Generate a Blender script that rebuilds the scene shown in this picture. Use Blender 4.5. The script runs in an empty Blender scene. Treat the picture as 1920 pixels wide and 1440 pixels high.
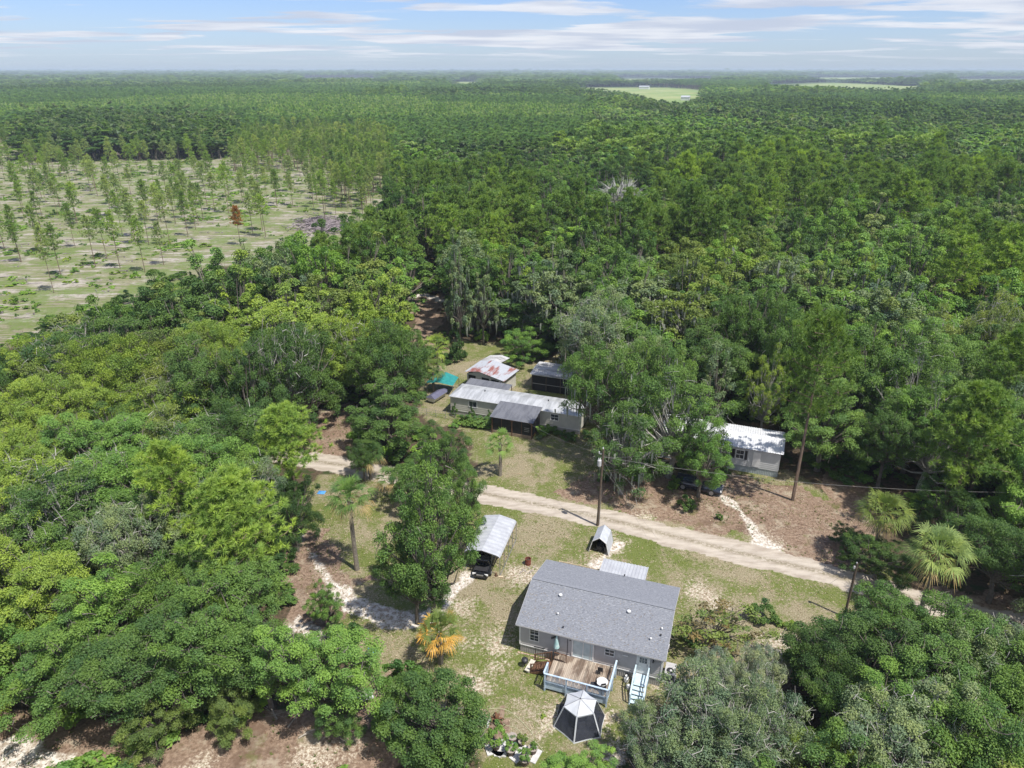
import bpy, math, random
import numpy as np
from mathutils import Vector, Matrix
from math import sin, cos, pi, radians, sqrt, atan2
random.seed(7)
S = bpy.context.scene
C = S.collection

# ------------------------------------------------------------------ camera, sky, sun, exposure
FPX, CAMZ = 1340.0, 46.0
PITCH = math.atan(588 / FPX)
cam = bpy.data.objects.new('camera', bpy.data.cameras.new('camera'))
C.objects.link(cam)
cam.location = (0, 0, CAMZ)
cam.rotation_euler = (pi / 2 - PITCH, 0, 0)
cam.data.sensor_width = 36
cam.data.lens = FPX / 1920 * 36
cam.data.clip_start = 0.5
cam.data.clip_end = 90000
S.camera = cam

SUN_AZ, SUN_EL = atan2(0.76, -0.65), radians(62)
sun = bpy.data.objects.new('sun', bpy.data.lights.new('sun', 'SUN'))
C.objects.link(sun)
sun.data.energy = 4.5
sun.data.angle = radians(0.6)
sun.data.color = (1.0, 0.955, 0.88)
sdir = Vector((sin(SUN_AZ) * cos(SUN_EL), cos(SUN_AZ) * cos(SUN_EL), sin(SUN_EL)))
sun.rotation_euler = sdir.to_track_quat('Z', 'Y').to_euler()

S.view_settings.view_transform = 'Standard'
S.view_settings.look = 'None'
S.view_settings.exposure = 0.42
S.view_settings.gamma = 1
S.view_settings.use_curve_mapping = False
S.cycles.max_bounces = 5
S.cycles.diffuse_bounces = 3
S.cycles.glossy_bounces = 2
S.cycles.transmission_bounces = 3
S.cycles.transparent_max_bounces = 6
S.cycles.volume_bounces = 0
S.cycles.caustics_reflective = False
S.cycles.caustics_refractive = False
S.cycles.use_denoising = True
S.cycles.sample_clamp_indirect = 6


class NT:
    """small node tree helper"""
    def __init__(s, tree):
        s.t = tree; tree.nodes.clear()
    def n(s, typ, **kw):
        nd = s.t.nodes.new(typ)
        for k, v in kw.items(): setattr(nd, k, v)
        return nd
    def l(s, a, b): s.t.links.new(a, b)
    def put(s, sock, v):
        if hasattr(v, 'links'): s.l(v, sock)
        elif isinstance(v, (tuple, list)) and len(v) == 3 and sock.type == 'RGBA': sock.default_value = (*v, 1)
        else: sock.default_value = v
    def math(s, op, a, b=0.0, c=None, clamp=False):
        nd = s.n('ShaderNodeMath', operation=op, use_clamp=clamp)
        s.put(nd.inputs[0], a); s.put(nd.inputs[1], b)
        if c is not None: s.put(nd.inputs[2], c)
        return nd.outputs[0]
    def mix(s, f, a, b, mode='MIX'):
        nd = s.n('ShaderNodeMix', data_type='RGBA', blend_type=mode)
        s.put(nd.inputs[0], f); s.put(nd.inputs[6], a); s.put(nd.inputs[7], b)
        return nd.outputs[2]
    def noise(s, vec, scale, detail=3, rough=0.55, dist=0.0):
        nd = s.n('ShaderNodeTexNoise')
        if vec is not None: s.l(vec, nd.inputs['Vector'])
        nd.inputs['Scale'].default_value = scale; nd.inputs['Detail'].default_value = detail
        nd.inputs['Roughness'].default_value = rough; nd.inputs['Distortion'].default_value = dist
        return nd.outputs[0]
    def step(s, v, lo, hi):
        nd = s.n('ShaderNodeMapRange', interpolation_type='SMOOTHSTEP')
        s.put(nd.inputs[0], v); s.put(nd.inputs[1], lo); s.put(nd.inputs[2], hi)
        return nd.outputs[0]
    def mapping(s, vec, scale=(1, 1, 1), rot=(0, 0, 0)):
        nd = s.n('ShaderNodeMapping'); s.l(vec, nd.inputs[0])
        nd.inputs['Rotation'].default_value = rot; nd.inputs['Scale'].default_value = scale
        return nd.outputs[0]


world = bpy.data.worlds.new('World'); S.world = world; world.use_nodes = True
w = NT(world.node_tree)
sky = w.n('ShaderNodeTexSky', sky_type='NISHITA', sun_disc=False, sun_elevation=SUN_EL, sun_rotation=SUN_AZ)
sky.altitude = 50; sky.air_density = 1.0; sky.dust_density = 0.6; sky.ozone_density = 1.6
tc = w.n('ShaderNodeTexCoord')
sep = w.n('ShaderNodeSeparateXYZ'); w.l(tc.outputs['Generated'], sep.inputs[0])
zz = w.math('MAXIMUM', sep.outputs[2], 0.0)
den = w.math('ADD', zz, 0.035)
comb = w.n('ShaderNodeCombineXYZ')
w.l(w.math('DIVIDE', sep.outputs[0], den), comb.inputs[0])
w.l(w.math('DIVIDE', sep.outputs[1], den), comb.inputs[1])
nv = w.mapping(comb.outputs[0], scale=(0.30, 0.50, 1))
n1 = w.noise(nv, 1.0, 6, 0.56, 0.25)
n2 = w.noise(nv, 0.23, 2, 0.5)
dens = w.math('ADD', n1, w.math('MULTIPLY', w.math('SUBTRACT', n2, 0.5), 0.55))
cover = w.step(dens, 0.465, 0.54)
fade = w.step(zz, 0.002, 0.03)
cover = w.math('MULTIPLY', cover, w.math('MULTIPLY', fade, 0.9))
nsh = w.noise(w.mapping(comb.outputs[0], scale=(0.30, 0.42, 1.0)), 1.6, 4, 0.5)
ccol = w.mix(w.step(nsh, 0.35, 0.65), (2.9, 3.2, 3.9), (4.4, 4.5, 4.8))
horiz = w.step(zz, 0.10, 0.0)
skyc = w.mix(w.math('MULTIPLY', horiz, 0.32), w.mix(1.0, sky.outputs[0], (0.46, 0.545, 0.80), 'MULTIPLY'), (3.2, 4.0, 4.8))
col = w.mix(cover, skyc, ccol)
bg = w.n('ShaderNodeBackground'); w.l(col, bg.inputs[0]); bg.inputs[1].default_value = 0.15
out = w.n('ShaderNodeOutputWorld'); w.l(bg.outputs[0], out.inputs[0])


# ------------------------------------------------------------------ placing helpers
def ray(px, py):
    u = (px - 960) / FPX; v = (720 - py) / FPX
    return (u, cos(PITCH) + v * sin(PITCH), -sin(PITCH) + v * cos(PITCH))
def at(px, py, z=0.0):
    """the point of the place at height z that the photograph shows at (px, py)"""
    d = ray(px, py); s = (z - CAMZ) / d[2]
    return Vector((d[0] * s, d[1] * s, z))


# ------------------------------------------------------------------ materials
MATS = {}
def M(name, c1, c2=None, scale=3.0, rough=0.7, metal=0.0, bump=0.0, bscale=None, coord='Object', stretch=(1, 1, 1), lo=0.35, hi=0.65, objrand=0.0, spec=0.3, alpha=1.0):
    if name in MATS: return MATS[name]
    m = bpy.data.materials.new(name); m.use_nodes = True
    t = NT(m.node_tree)
    p = t.n('ShaderNodeBsdfPrincipled'); o = t.n('ShaderNodeOutputMaterial'); t.l(p.outputs[0], o.inputs[0])
    co = t.n('ShaderNodeTexCoord')
    vec = t.mapping(co.outputs[coord], scale=stretch)
    c2 = c2 or tuple(x * 0.8 for x in c1)
    nz = t.noise(vec, scale, 5, 0.6)
    base = t.mix(t.step(nz, lo, hi), c1, c2)
    if objrand:
        oi = t.n('ShaderNodeObjectInfo')
        base = t.mix(1.0, base, t.mix(oi.outputs['Random'], (1 - objrand,) * 3, (1 + objrand,) * 3), 'MULTIPLY')
    t.l(base, p.inputs['Base Color'])
    p.inputs['Roughness'].default_value = rough; p.inputs['Metallic'].default_value = metal
    p.inputs['Specular IOR Level'].default_value = spec
    if bump:
        b = t.n('ShaderNodeBump'); b.inputs['Strength'].default_value = 0.6; b.inputs['Distance'].default_value = bump
        t.l(t.noise(vec, bscale or scale * 4, 4, 0.6), b.inputs['Height']); t.l(b.outputs[0], p.inputs['Normal'])
    if alpha < 1:
        tr = t.n('ShaderNodeBsdfTransparent'); mx = t.n('ShaderNodeMixShader'); mx.inputs[0].default_value = alpha
        t.l(tr.outputs[0], mx.inputs[1]); t.l(p.outputs[0], mx.inputs[2]); t.l(mx.outputs[0], o.inputs[0])
    MATS[name] = m
    return m

def foliage_mat(name, trans=0.3, rough=0.55, own=None, vary=1.0):
    """leaf colour = the object's own colour, varied by clump (cv) and by tree"""
    m = bpy.data.materials.new(name); m.use_nodes = True
    t = NT(m.node_tree)
    oi = t.n('ShaderNodeObjectInfo'); at_ = t.n('ShaderNodeAttribute', attribute_name='cv')
    cv = at_.outputs['Fac']
    hue = t.mix(cv, (0.66, 0.78, 0.95), (1.34, 1.26, 0.95))
    c = t.mix(1.0, own if own else oi.outputs['Color'], hue, 'MULTIPLY')
    c = t.mix(1.0, c, t.mix(oi.outputs['Random'], tuple(1 - vary * q for q in (.14, .10, .10)), tuple(1 + vary * q for q in (.16, .12, .02))), 'MULTIPLY')
    p = t.n('ShaderNodeBsdfPrincipled'); p.inputs['Roughness'].default_value = rough
    p.inputs['Specular IOR Level'].default_value = 0.28
    t.l(c, p.inputs['Base Color'])
    tr = t.n('ShaderNodeBsdfTranslucent'); t.l(t.mix(1.0, c, (1.35, 1.5, 0.6), 'MULTIPLY'), tr.inputs[0])
    mx = t.n('ShaderNodeMixShader'); mx.inputs[0].default_value = trans
    t.l(p.outputs[0], mx.inputs[1]); t.l(tr.outputs[0], mx.inputs[2])
    o = t.n('ShaderNodeOutputMaterial'); t.l(mx.outputs[0], o.inputs[0])
    return m
LEAF = foliage_mat('leaves', 0.27)
NEEDLE = foliage_mat('needles', 0.25, 0.5)
BARK = M('bark_oak', (0.17, 0.15, 0.13), (0.10, 0.085, 0.07), scale=2.5, rough=0.9, bump=0.03, objrand=0.15)
BARKP = M('bark_pine', (0.21, 0.15, 0.115), (0.12, 0.09, 0.07), scale=3, rough=0.9, bump=0.03, objrand=0.15, stretch=(1, 1, 0.3))
BARKG = M('bark_grey', (0.40, 0.38, 0.35), (0.24, 0.23, 0.21), scale=2, rough=0.9, objrand=0.1)
MOSS = M('spanish_moss', (0.26, 0.28, 0.23), (0.17, 0.19, 0.15), scale=4, rough=0.95)
PALMT = M('palm_trunk', (0.26, 0.23, 0.19), (0.14, 0.12, 0.10), scale=6, rough=0.9, bump=0.04, stretch=(1, 1, 3))


# ------------------------------------------------------------------ mesh helpers
class MB:
    def __init__(s): s.v = []; s.f = []; s.m = []
    def add(s, vs, fs, mi=0):
        b = len(s.v); s.v += [tuple(x) for x in vs]
        s.f += [tuple(b + i for i in f) for f in fs]; s.m += [mi] * len(fs)
        return s
    def box(s, c, d, mi=0, rz=0.0, ry=0.0, rx=0.0):
        R = Matrix.Rotation(rz, 3, 'Z') @ Matrix.Rotation(ry, 3, 'Y') @ Matrix.Rotation(rx, 3, 'X')
        vs = []
        for x in (-.5, .5):
            for y in (-.5, .5):
                for z in (-.5, .5):
                    vs.append(Vector(c) + R @ Vector((x * d[0], y * d[1], z * d[2])))
        return s.add(vs, [(0, 1, 3, 2), (4, 6, 7, 5), (0, 4, 5, 1), (2, 3, 7, 6), (0, 2, 6, 4), (1, 5, 7, 3)], mi)
    def lohi(s, lo, hi, mi=0):
        return s.box([(a + b) / 2 for a, b in zip(lo, hi)], [b - a for a, b in zip(lo, hi)], mi)
    def bar(s, a, b, wd, ht, mi=0):
        """a square bar from a to b"""
        a, b = Vector(a), Vector(b); d = b - a; L = d.length; d.normalize()
        up = Vector((0, 0, 1)) if abs(d.z) < 0.95 else Vector((0, 1, 0))
        x = d.cross(up).normalized() * wd / 2; y = x.cross(d).normalized() * ht / 2
        vs = [a - x - y, a + x - y, a + x + y, a - x + y, b - x - y, b + x - y, b + x + y, b - x + y]
        return s.add(vs, [(3, 2, 1, 0), (4, 5, 6, 7), (0, 1, 5, 4), (1, 2, 6, 5), (2, 3, 7, 6), (3, 0, 4, 7)], mi)
    def tube(s, pts, rad, n=6, mi=0, caps=True):
        pts = [Vector(p) for p in pts]
        if not hasattr(rad, '__len__'): rad = [rad] * len(pts)
        b = len(s.v); vs = []
        for i, p in enumerate(pts):
            d = (pts[min(i + 1, len(pts) - 1)] - pts[max(i - 1, 0)]).normalized()
            up = Vector((0, 0, 1)) if abs(d.z) < 0.9 else Vector((1, 0, 0))
            x = d.cross(up).normalized(); y = x.cross(d)
            for k in range(n):
                a = 2 * pi * k / n
                vs.append(p + (x * cos(a) + y * sin(a)) * rad[i])
        fs = []
        for i in range(len(pts) - 1):
            for k in range(n):
                fs.append((i * n + k, i * n + (k + 1) % n, (i + 1) * n + (k + 1) % n, (i + 1) * n + k))
        if caps:
            fs.append(tuple(range(n))[::-1]); fs.append(tuple((len(pts) - 1) * n + k for k in range(n)))
        return s.add(vs, fs, mi)
    def lathe(s, prof, n=16, c=(0, 0, 0), mi=0):
        vs = []; fs = []
        for r, z in prof:
            for k in range(n):
                a = 2 * pi * k / n; vs.append((c[0] + r * cos(a), c[1] + r * sin(a), c[2] + z))
        for i in range(len(prof) - 1):
            for k in range(n):
                fs.append((i * n + k, i * n + (k + 1) % n, (i + 1) * n + (k + 1) % n, (i + 1) * n + k))
        fs.append(tuple(range(n))[::-1]); fs.append(tuple((len(prof) - 1) * n + k for k in range(n)))
        return s.add(vs, fs, mi)
    def poly(s, pts, th=0.0, mi=0):
        """a planar polygon, extruded down by th when given"""
        n = len(pts)
        if not th: return s.add(pts, [tuple(range(n))], mi)
        lo = [(p[0], p[1], p[2] - th) for p in pts]
        return s.add(list(pts) + lo, [tuple(range(n)), tuple(range(2 * n - 1, n - 1, -1))] + [(i, i + n, (i + 1) % n + n, (i + 1) % n) for i in range(n)], mi)
    def corr(s, p0, ux, uy, pitch, depth, th=0.015, mi=0, prof=None):
        """corrugated sheet from corner p0 along ux (across the ribs) and uy (along them): one continuous body"""
        p0, ux, uy = Vector(p0), Vector(ux), Vector(uy)
        nrm = ux.cross(uy).normalized(); L = ux.length; n = max(2, int(L / pitch)); e = ux.normalized()
        prof = prof or [(0, 0), (0.62, 0), (0.70, 1), (0.92, 1)]
        xs = [((i + a) * L / n, d * depth) for i in range(n) for a, d in prof] + [(L, 0)]
        k = len(xs); vs = []
        for off in (0, -th):
            for end in (Vector((0, 0, 0)), uy):
                vs += [p0 + e * x + end + nrm * (d + off) for x, d in xs]
        fs = []
        for i in range(k - 1):
            fs.append((i, i + 1, k + i + 1, k + i)); fs.append((2 * k + i, 3 * k + i, 3 * k + i + 1, 2 * k + i + 1))
            fs.append((i, 2 * k + i, 2 * k + i + 1, i + 1)); fs.append((k + i, k + i + 1, 3 * k + i + 1, 3 * k + i))
        fs += [(0, k, 3 * k, 2 * k), (k - 1, 3 * k - 1, 4 * k - 1, 2 * k - 1)]
        return s.add(vs, fs, mi)
    def mesh(s, name, mats):
        me = bpy.data.meshes.new(name); me.from_pydata(s.v, [], s.f)
        for m in (mats if isinstance(mats, (list, tuple)) else [mats]): me.materials.append(m)
        if any(s.m): me.polygons.foreach_set('material_index', s.m)
        me.update(); return me
    def build(s, name, mats, parent=None, loc=None, rz=0.0, smooth=False, label=None):
        me = s.mesh(name, mats)
        if smooth: me.polygons.foreach_set('use_smooth', [True] * len(me.polygons))
        return link(name, me, parent, loc, rz, label)

def link(name, me, parent=None, loc=None, rz=0.0, label=None):
    o = bpy.data.objects.new(name, me); C.objects.link(o); o.parent = parent
    if loc is not None: o.location = loc
    if rz: o.rotation_euler = (0, 0, rz)
    if label: o['label'] = label
    return o
def thing(name, label, cat, loc=(0, 0, 0), rz=0.0, group=None):
    o = link(name, None, None, loc, rz); return tag(o, label, cat, group)
def tag(o, label, cat, group=None):
    o['label'] = label; o['category'] = cat
    if group: o['group'] = group
    return o
def kind(o, k, label=None):
    o['kind'] = k
    if label: o['label'] = label
    return o
def mesh_np(name, V, F, mats, cv=None, mi=None):
    """mesh from numpy; F is (n,3) or (n,4)"""
    me = bpy.data.meshes.new(name); V = np.asarray(V, np.float32); F = np.asarray(F, np.int32)
    k = F.shape[1]
    me.vertices.add(len(V)); me.vertices.foreach_set('co', V.ravel())
    me.loops.add(F.size); me.loops.foreach_set('vertex_index', F.ravel())
    me.polygons.add(len(F)); me.polygons.foreach_set('loop_start', np.arange(0, F.size, k, dtype=np.int32))
    me.polygons.foreach_set('loop_total', np.full(len(F), k, np.int32))
    for m in (mats if isinstance(mats, (list, tuple)) else [mats]): me.materials.append(m)
    if mi is not None: me.polygons.foreach_set('material_index', np.asarray(mi, np.int32))
    me.update(calc_edges=True)
    if cv is not None:
        a = me.attributes.new('cv', 'FLOAT', 'POINT'); a.data.foreach_set('value', np.asarray(cv, np.float32))
    return me

def pip(x, y, poly):
    """vectorised point in polygon"""
    x = np.asarray(x); y = np.asarray(y); ins = np.zeros(x.shape, bool); n = len(poly)
    for i in range(n):
        x1, y1 = poly[i][0], poly[i][1]; x2, y2 = poly[(i + 1) % n][0], poly[(i + 1) % n][1]
        c = ((y1 > y) != (y2 > y))
        with np.errstate(divide='ignore', invalid='ignore'):
            ins ^= c & (x < (x2 - x1) * (y - y1) / (y2 - y1 + 1e-12) + x1)
    return ins
def vnoise(x, y, s, seed=0):
    x = np.asarray(x) / s; y = np.asarray(y) / s
    xi = np.floor(x).astype(np.int64); yi = np.floor(y).astype(np.int64); fx = x - xi; fy = y - yi
    fx = fx * fx * (3 - 2 * fx); fy = fy * fy * (3 - 2 * fy)
    def h(a, b):
        k = (a * 374761393 + b * 668265263 + seed * 1442695) & 0xffffffff
        k = ((k ^ (k >> 13)) * 1274126177) & 0xffffffff
        return ((k ^ (k >> 16)) & 0xffff) / 65535.0
    return (h(xi, yi) * (1 - fx) + h(xi + 1, yi) * fx) * (1 - fy) + (h(xi, yi + 1) * (1 - fx) + h(xi + 1, yi + 1) * fx) * fy
def pldist(x, y, pts):
    """distance to a polyline and the interpolated half width (third entry)"""
    best = np.full(np.shape(x), 1e9); wd = np.zeros(np.shape(x))
    for (x1, y1, w1), (x2, y2, w2) in zip(pts[:-1], pts[1:]):
        dx, dy = x2 - x1, y2 - y1
        t = np.clip(((x - x1) * dx + (y - y1) * dy) / (dx * dx + dy * dy), 0, 1)
        d = np.hypot(x - x1 - t * dx, y - y1 - t * dy); c = d < best
        best = np.where(c, d, best); wd = np.where(c, w1 + t * (w2 - w1), wd)
    return best, wd


# ------------------------------------------------------------------ the ground, one sheet to the horizon, cut into its surfaces
def gpoly(*p): return [tuple(at(a, b)[:2]) for a, b in p]
def gline(*p): return [(*at(a, b)[:2], wd) for a, b, wd in p]
ROAD = gline((300, 815, 1.2), (420, 835, 1.6), (540, 856, 1.8), (640, 872, 1.9), (780, 900, 1.9), (905, 925, 1.9), (1000, 944, 1.9), (1120, 969, 1.8), (1250, 1002, 1.85), (1400, 1040, 1.95), (1520, 1068, 1.8),
             (1655, 1105, 1.75), (1780, 1142, 1.6), (1920, 1170, 1.5), (2200, 1215, 1.5))
YARD = gpoly((905, 905), (860, 800), (795, 790), (780, 740), (800, 700), (850, 640), (1000, 640), (1120, 690), (1120, 860), (1300, 880), (1480, 880), (1640, 980), (1680, 1090), (1660, 1200), (1500, 1260), (1420, 1290), (1260, 1300),
             (1200, 1400), (1130, 1470), (880, 1470), (850, 1330), (700, 1250), (600, 1170), (540, 1050), (540, 940), (590, 890), (700, 880), (800, 920))
CUTG = gpoly((-400, 720), (-40, 665), (120, 620), (270, 565), (420, 500), (560, 480), (660, 470), (725, 425), (760, 350), (750, 285), (700, 250), (620, 246), (440, 262), (420, 288), (60, 288), (50, 256), (-400, 256))
CUT = gpoly((-400, 680), (-40, 625), (120, 575), (270, 520), (420, 452), (560, 445), (640, 440), (705, 390), (735, 350), (745, 285), (700, 250), (620, 252), (440, 268), (420, 292), (60, 292), (50, 262), (-400, 262))
FARM1 = gpoly((1030, 166), (1225, 163), (1330, 170), (1320, 186), (1285, 195), (1225, 190), (1160, 174))
FARM2 = gpoly((1400, 160), (1560, 155), (1760, 164), (1720, 170), (1500, 166))
FARMS = [FARM1, FARM2, gpoly((1150, 148.5), (1340, 147), (1345, 150.5), (1160, 152.5)), gpoly((1500, 146), (1700, 145.5), (1760, 148), (1540, 149.5)), gpoly((560, 147), (700, 146.5), (720, 149), (570, 150)), gpoly((835, 155), (900, 153.5), (905, 158), (845, 160)), gpoly((1780, 150), (1930, 149), (1940, 153), (1800, 154.5))]
STRAW = [gpoly((1100, 880), (1200, 900), (1345, 885), (1480, 905), (1620, 985), (1640, 1090), (1500, 1050), (1420, 1010), (1250, 975), (1120, 945), (1050, 925)),
         gpoly((540, 990), (600, 985), (640, 1060), (700, 1080), (640, 1180), (560, 1190), (520, 1100)),
         gpoly((-300, 1330), (120, 1330), (300, 1380), (460, 1330), (700, 1265), (720, 1440), (740, 1700), (-300, 1700)),
         gpoly((768, 560), (830, 560), (825, 600), (815, 650), (780, 650), (770, 600)),
         gpoly((600, 770), (650, 755), (700, 850), (660, 880), (560, 850)),
         gpoly((1690, 1110), (2100, 1110), (2100, 1230), (1800, 1200)),
         gpoly((1530, 840), (1620, 860), (1640, 1000), (1560, 980)),
         gpoly((690, 1270), (760, 1250), (760, 1340), (700, 1340)),
         gpoly((905, 1340), (950, 1335), (960, 1400), (900, 1400))]
PATHS = [gline((555, 985, .30), (590, 1050, .35), (622, 1100, .75), (660, 1132, 1.3), (720, 1155, 1.6), (780, 1166, 1.3), (830, 1145, .5), (858, 1105, .55), (880, 1080, .6)),
         gline((1310, 905, .5), (1350, 930, .65), (1390, 960, .6), (1415, 1000, 1.0), (1440, 1030, 1.5)),
         gline((765, 560, .9), (795, 553, 1.1), (830, 566, .9)),
         gline((-200, 1380, 1.6), (0, 1420, 1.9), (110, 1480, 2.0), (300, 1640, 2)),
         gline((600, 1195, .7), (560, 1165, .9), (545, 1180, .5)),
         gline((270, 790, 1.6), (330, 800, 1.2)), gline((440, 533, 1.6), (460, 537, 1.4)),
         gline((1120, 1060, .8), (1150, 1030, .9), (1165, 1020, .6))]
xs = np.concatenate([-np.geomspace(40000, 330, 34), np.arange(-320, -60, 3.2), np.arange(-60, 60, 0.42), np.arange(60, 330, 3.2), np.geomspace(340, 40000, 34)])
ys = np.concatenate([-np.geomspace(4000, 5, 14), np.arange(0, 30, 3.0), np.arange(30, 128, 0.42), np.arange(128, 500, 2.2), np.geomspace(505, 60000, 60)])
GX, GY = np.meshgrid(xs, ys)
wx = GX + (vnoise(GX, GY, 2.2, 1) - .5) * 2.4 + (vnoise(GX, GY, 0.9, 2) - .5) * 1.0
wy = GY + (vnoise(GX, GY, 2.2, 3) - .5) * 2.4 + (vnoise(GX, GY, 0.9, 4) - .5) * 1.0
def inmask(p): return pip(wx, wy, p).astype(float)
d, wd = pldist(GX, GY, ROAD)
wob = (vnoise(GX, GY, 1.6, 5) - .5) * 0.9 + (vnoise(GX, GY, .7, 6) - .5) * .5
road = np.clip((wd - d + wob * .7) / 0.5 + .5, 0, 1)
rut = road * np.clip(1 - abs(d - 0.85) / 0.4, 0, 1)
mid = road * np.clip(1 - d / 0.45, 0, 1)
path = np.zeros_like(GX)
for p in PATHS:
    dd, ww = pldist(GX, GY, p)
    path = np.maximum(path, np.clip((ww - dd + wob * 1.1) / 0.8 + .35, 0, 1))
lawn = inmask(YARD)
straw = np.maximum.reduce([inmask(p) for p in STRAW])
cut = inmask(CUTG); farm = np.maximum.reduce([pip(GX, GY, q_) for q_ in FARMS]).astype(float)
pale = np.zeros_like(GX)
for px, py, r in ((1160, 1020, 2.6), (1130, 1050, 2.4), (1165, 1250, 1.5), (1020, 1340, 2.2), (1145, 1340, 2.0), (1150, 1420, 2.5), (930, 1200, 3.5), (990, 1075, 2.5), (880, 1130, 2), (1200, 970, 2.5), (1430, 1020, 3), (1330, 1120, 3.0), (910, 1270, 2.2), (1460, 1200, 2.0), (600, 1430, 3.0), (380, 1440, 2), (1090, 1240, .6), (1230, 1290, 1.0)):
    c = at(px, py); pale = np.maximum(pale, np.clip(1.25 - np.hypot(wx - c.x, wy - c.y) / r, 0, 1) * .9)
z = (vnoise(GX, GY, 3, 8) - .5) * .05 - rut * .05 + mid * .02
z = np.where((GY > 20) & (GY < 300), z, 0) * np.where(cut > 0, 3, 1)
NXG, NYG = len(xs), len(ys)
V = np.stack([GX, GY, z], -1).reshape(-1, 3)
idx = np.arange(NXG * NYG).reshape(NYG, NXG)
F = np.stack([idx[:-1, :-1], idx[:-1, 1:], idx[1:, 1:], idx[1:, :-1]], -1).reshape(-1, 4)
m1 = np.stack([road, lawn, straw], -1).reshape(-1, 3); m2 = np.stack([cut, farm, pale], -1).reshape(-1, 3)
m3 = np.stack([path, mid, rut], -1).reshape(-1, 3)

gm = bpy.data.materials.new('earth'); gm.use_nodes = True
t = NT(gm.node_tree)
geo = t.n('ShaderNodeNewGeometry'); P = geo.outputs['Position']
def attr3(nm):
    a = t.n('ShaderNodeAttribute', attribute_name=nm); sp = t.n('ShaderNodeSeparateXYZ'); t.l(a.outputs['Vector'], sp.inputs[0]); return sp.outputs
A1, A2, A3 = attr3('m1'), attr3('m2'), attr3('m3')
fine = t.noise(P, 3.2, 4, .7); med = t.noise(P, .55, 4, .6); big = t.noise(P, .12, 3, .55); vfine = t.noise(P, 9, 3, .7)
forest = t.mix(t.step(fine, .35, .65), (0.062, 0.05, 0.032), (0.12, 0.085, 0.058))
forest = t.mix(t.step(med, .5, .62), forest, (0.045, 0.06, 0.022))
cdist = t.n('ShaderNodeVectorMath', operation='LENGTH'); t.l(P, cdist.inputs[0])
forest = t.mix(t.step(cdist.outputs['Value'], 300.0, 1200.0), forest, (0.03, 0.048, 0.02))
grass = t.mix(t.step(vfine, .35, .65), (0.085, 0.115, 0.026), (0.16, 0.18, 0.055))
dry = t.mix(t.step(vfine, .35, .68), (0.17, 0.14, 0.078), (0.36, 0.315, 0.22))
dryf = t.math('ADD', t.math('MULTIPLY', t.math('SUBTRACT', med, .5), 1.6), t.math('MULTIPLY', t.math('SUBTRACT', big, .46), 2.4))
dryf = t.math('ADD', dryf, t.math('MULTIPLY', t.math('SUBTRACT', fine, .5), 1.7))
lawnc = t.mix(t.step(dryf, -.22, .42), grass, dry)
vor = t.n('ShaderNodeTexVoronoi'); t.l(P, vor.inputs[0]); vor.inputs['Scale'].default_value = 3.4
speck = t.math('MULTIPLY', t.step(vor.outputs['Distance'], .20, .10), t.step(t.noise(P, .35, 2), .42, .6))
lawnc = t.mix(t.math('MULTIPLY', speck, .8), lawnc, (0.50, 0.44, 0.34))
palec = t.mix(t.step(t.noise(P, 4.5, 4, .75), .38, .62), (0.24, 0.17, 0.115), (0.62, 0.56, 0.46))
strawc = t.mix(t.step(fine, .34, .66), (0.155, 0.105, 0.075), (0.29, 0.21, 0.155))
strawc = t.mix(t.step(t.noise(P, .45, 5, .75), .50, .66), strawc, (0.34, 0.285, 0.215))
strawc = t.mix(t.math('MULTIPLY', t.step(t.noise(P, .22, 4, .7), .54, .66), .7), strawc, (0.13, 0.085, 0.06))
strawc = t.mix(t.math('MULTIPLY', t.step(med, .56, .70), .6), strawc, (0.11, 0.12, 0.035))
roadc = t.mix(t.step(t.noise(t.mapping(P, scale=(.35, 1.3, 1), rot=(0, 0, radians(20))), 1.3, 5, .65), .34, .66), (0.33, 0.28, 0.23), (0.47, 0.415, 0.35))
roadc = t.mix(t.math('MULTIPLY', A3[1], t.step(fine, .40, .54)), roadc, (0.16, 0.14, 0.08))
roadc = t.mix(t.math('MULTIPLY', A3[2], .55), roadc, (0.52, 0.47, 0.41))
sandc = t.mix(t.step(t.noise(P, 2.2, 5, .7), .36, .62), (0.32, 0.26, 0.20), (0.68, 0.64, 0.58))
rowv = t.mapping(P, scale=(.06, .55, 1), rot=(0, 0, radians(20)))
rown = t.noise(rowv, 1.0, 4, .6); rowf = t.noise(t.mapping(P, scale=(.10, 1.1, 1), rot=(0, 0, radians(20))), 1.0, 4, .7)
cutc = t.mix(t.step(rowf, .38, .60), (0.13, 0.17, 0.045), (0.27, 0.245, 0.17))
cutc = t.mix(t.step(t.math('ADD', rown, t.math('MULTIPLY', t.math('SUBTRACT', big, .5), .6)), .50, .60), cutc, (0.37, 0.34, 0.29))
cutc = t.mix(t.step(t.noise(t.mapping(P, scale=(.12, .9, 1), rot=(0, 0, radians(20))), 1.6, 6, .8), .55, .61), cutc, (0.16, 0.13, 0.11))
cutc = t.mix(t.math('MULTIPLY', t.step(t.noise(P, .10, 5, .7), .47, .57), .8), cutc, (0.125, 0.18, 0.042))
cutc = t.mix(t.math('MULTIPLY', t.step(t.noise(P, .9, 5, .8), .50, .62), .55), cutc, (0.19, 0.16, 0.125))
cutc = t.mix(t.math('MULTIPLY', t.step(t.noise(P, .5, 5, .8), .56, .64), .6), cutc, (0.075, 0.10, 0.03))
farmc = t.mix(t.step(t.noise(P, .012, 3), .4, .6), (0.19, 0.27, 0.085), (0.30, 0.33, 0.14))
c = t.mix(A1[1], forest, lawnc)
c = t.mix(A2[0], c, cutc); c = t.mix(A2[1], c, farmc)
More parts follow.
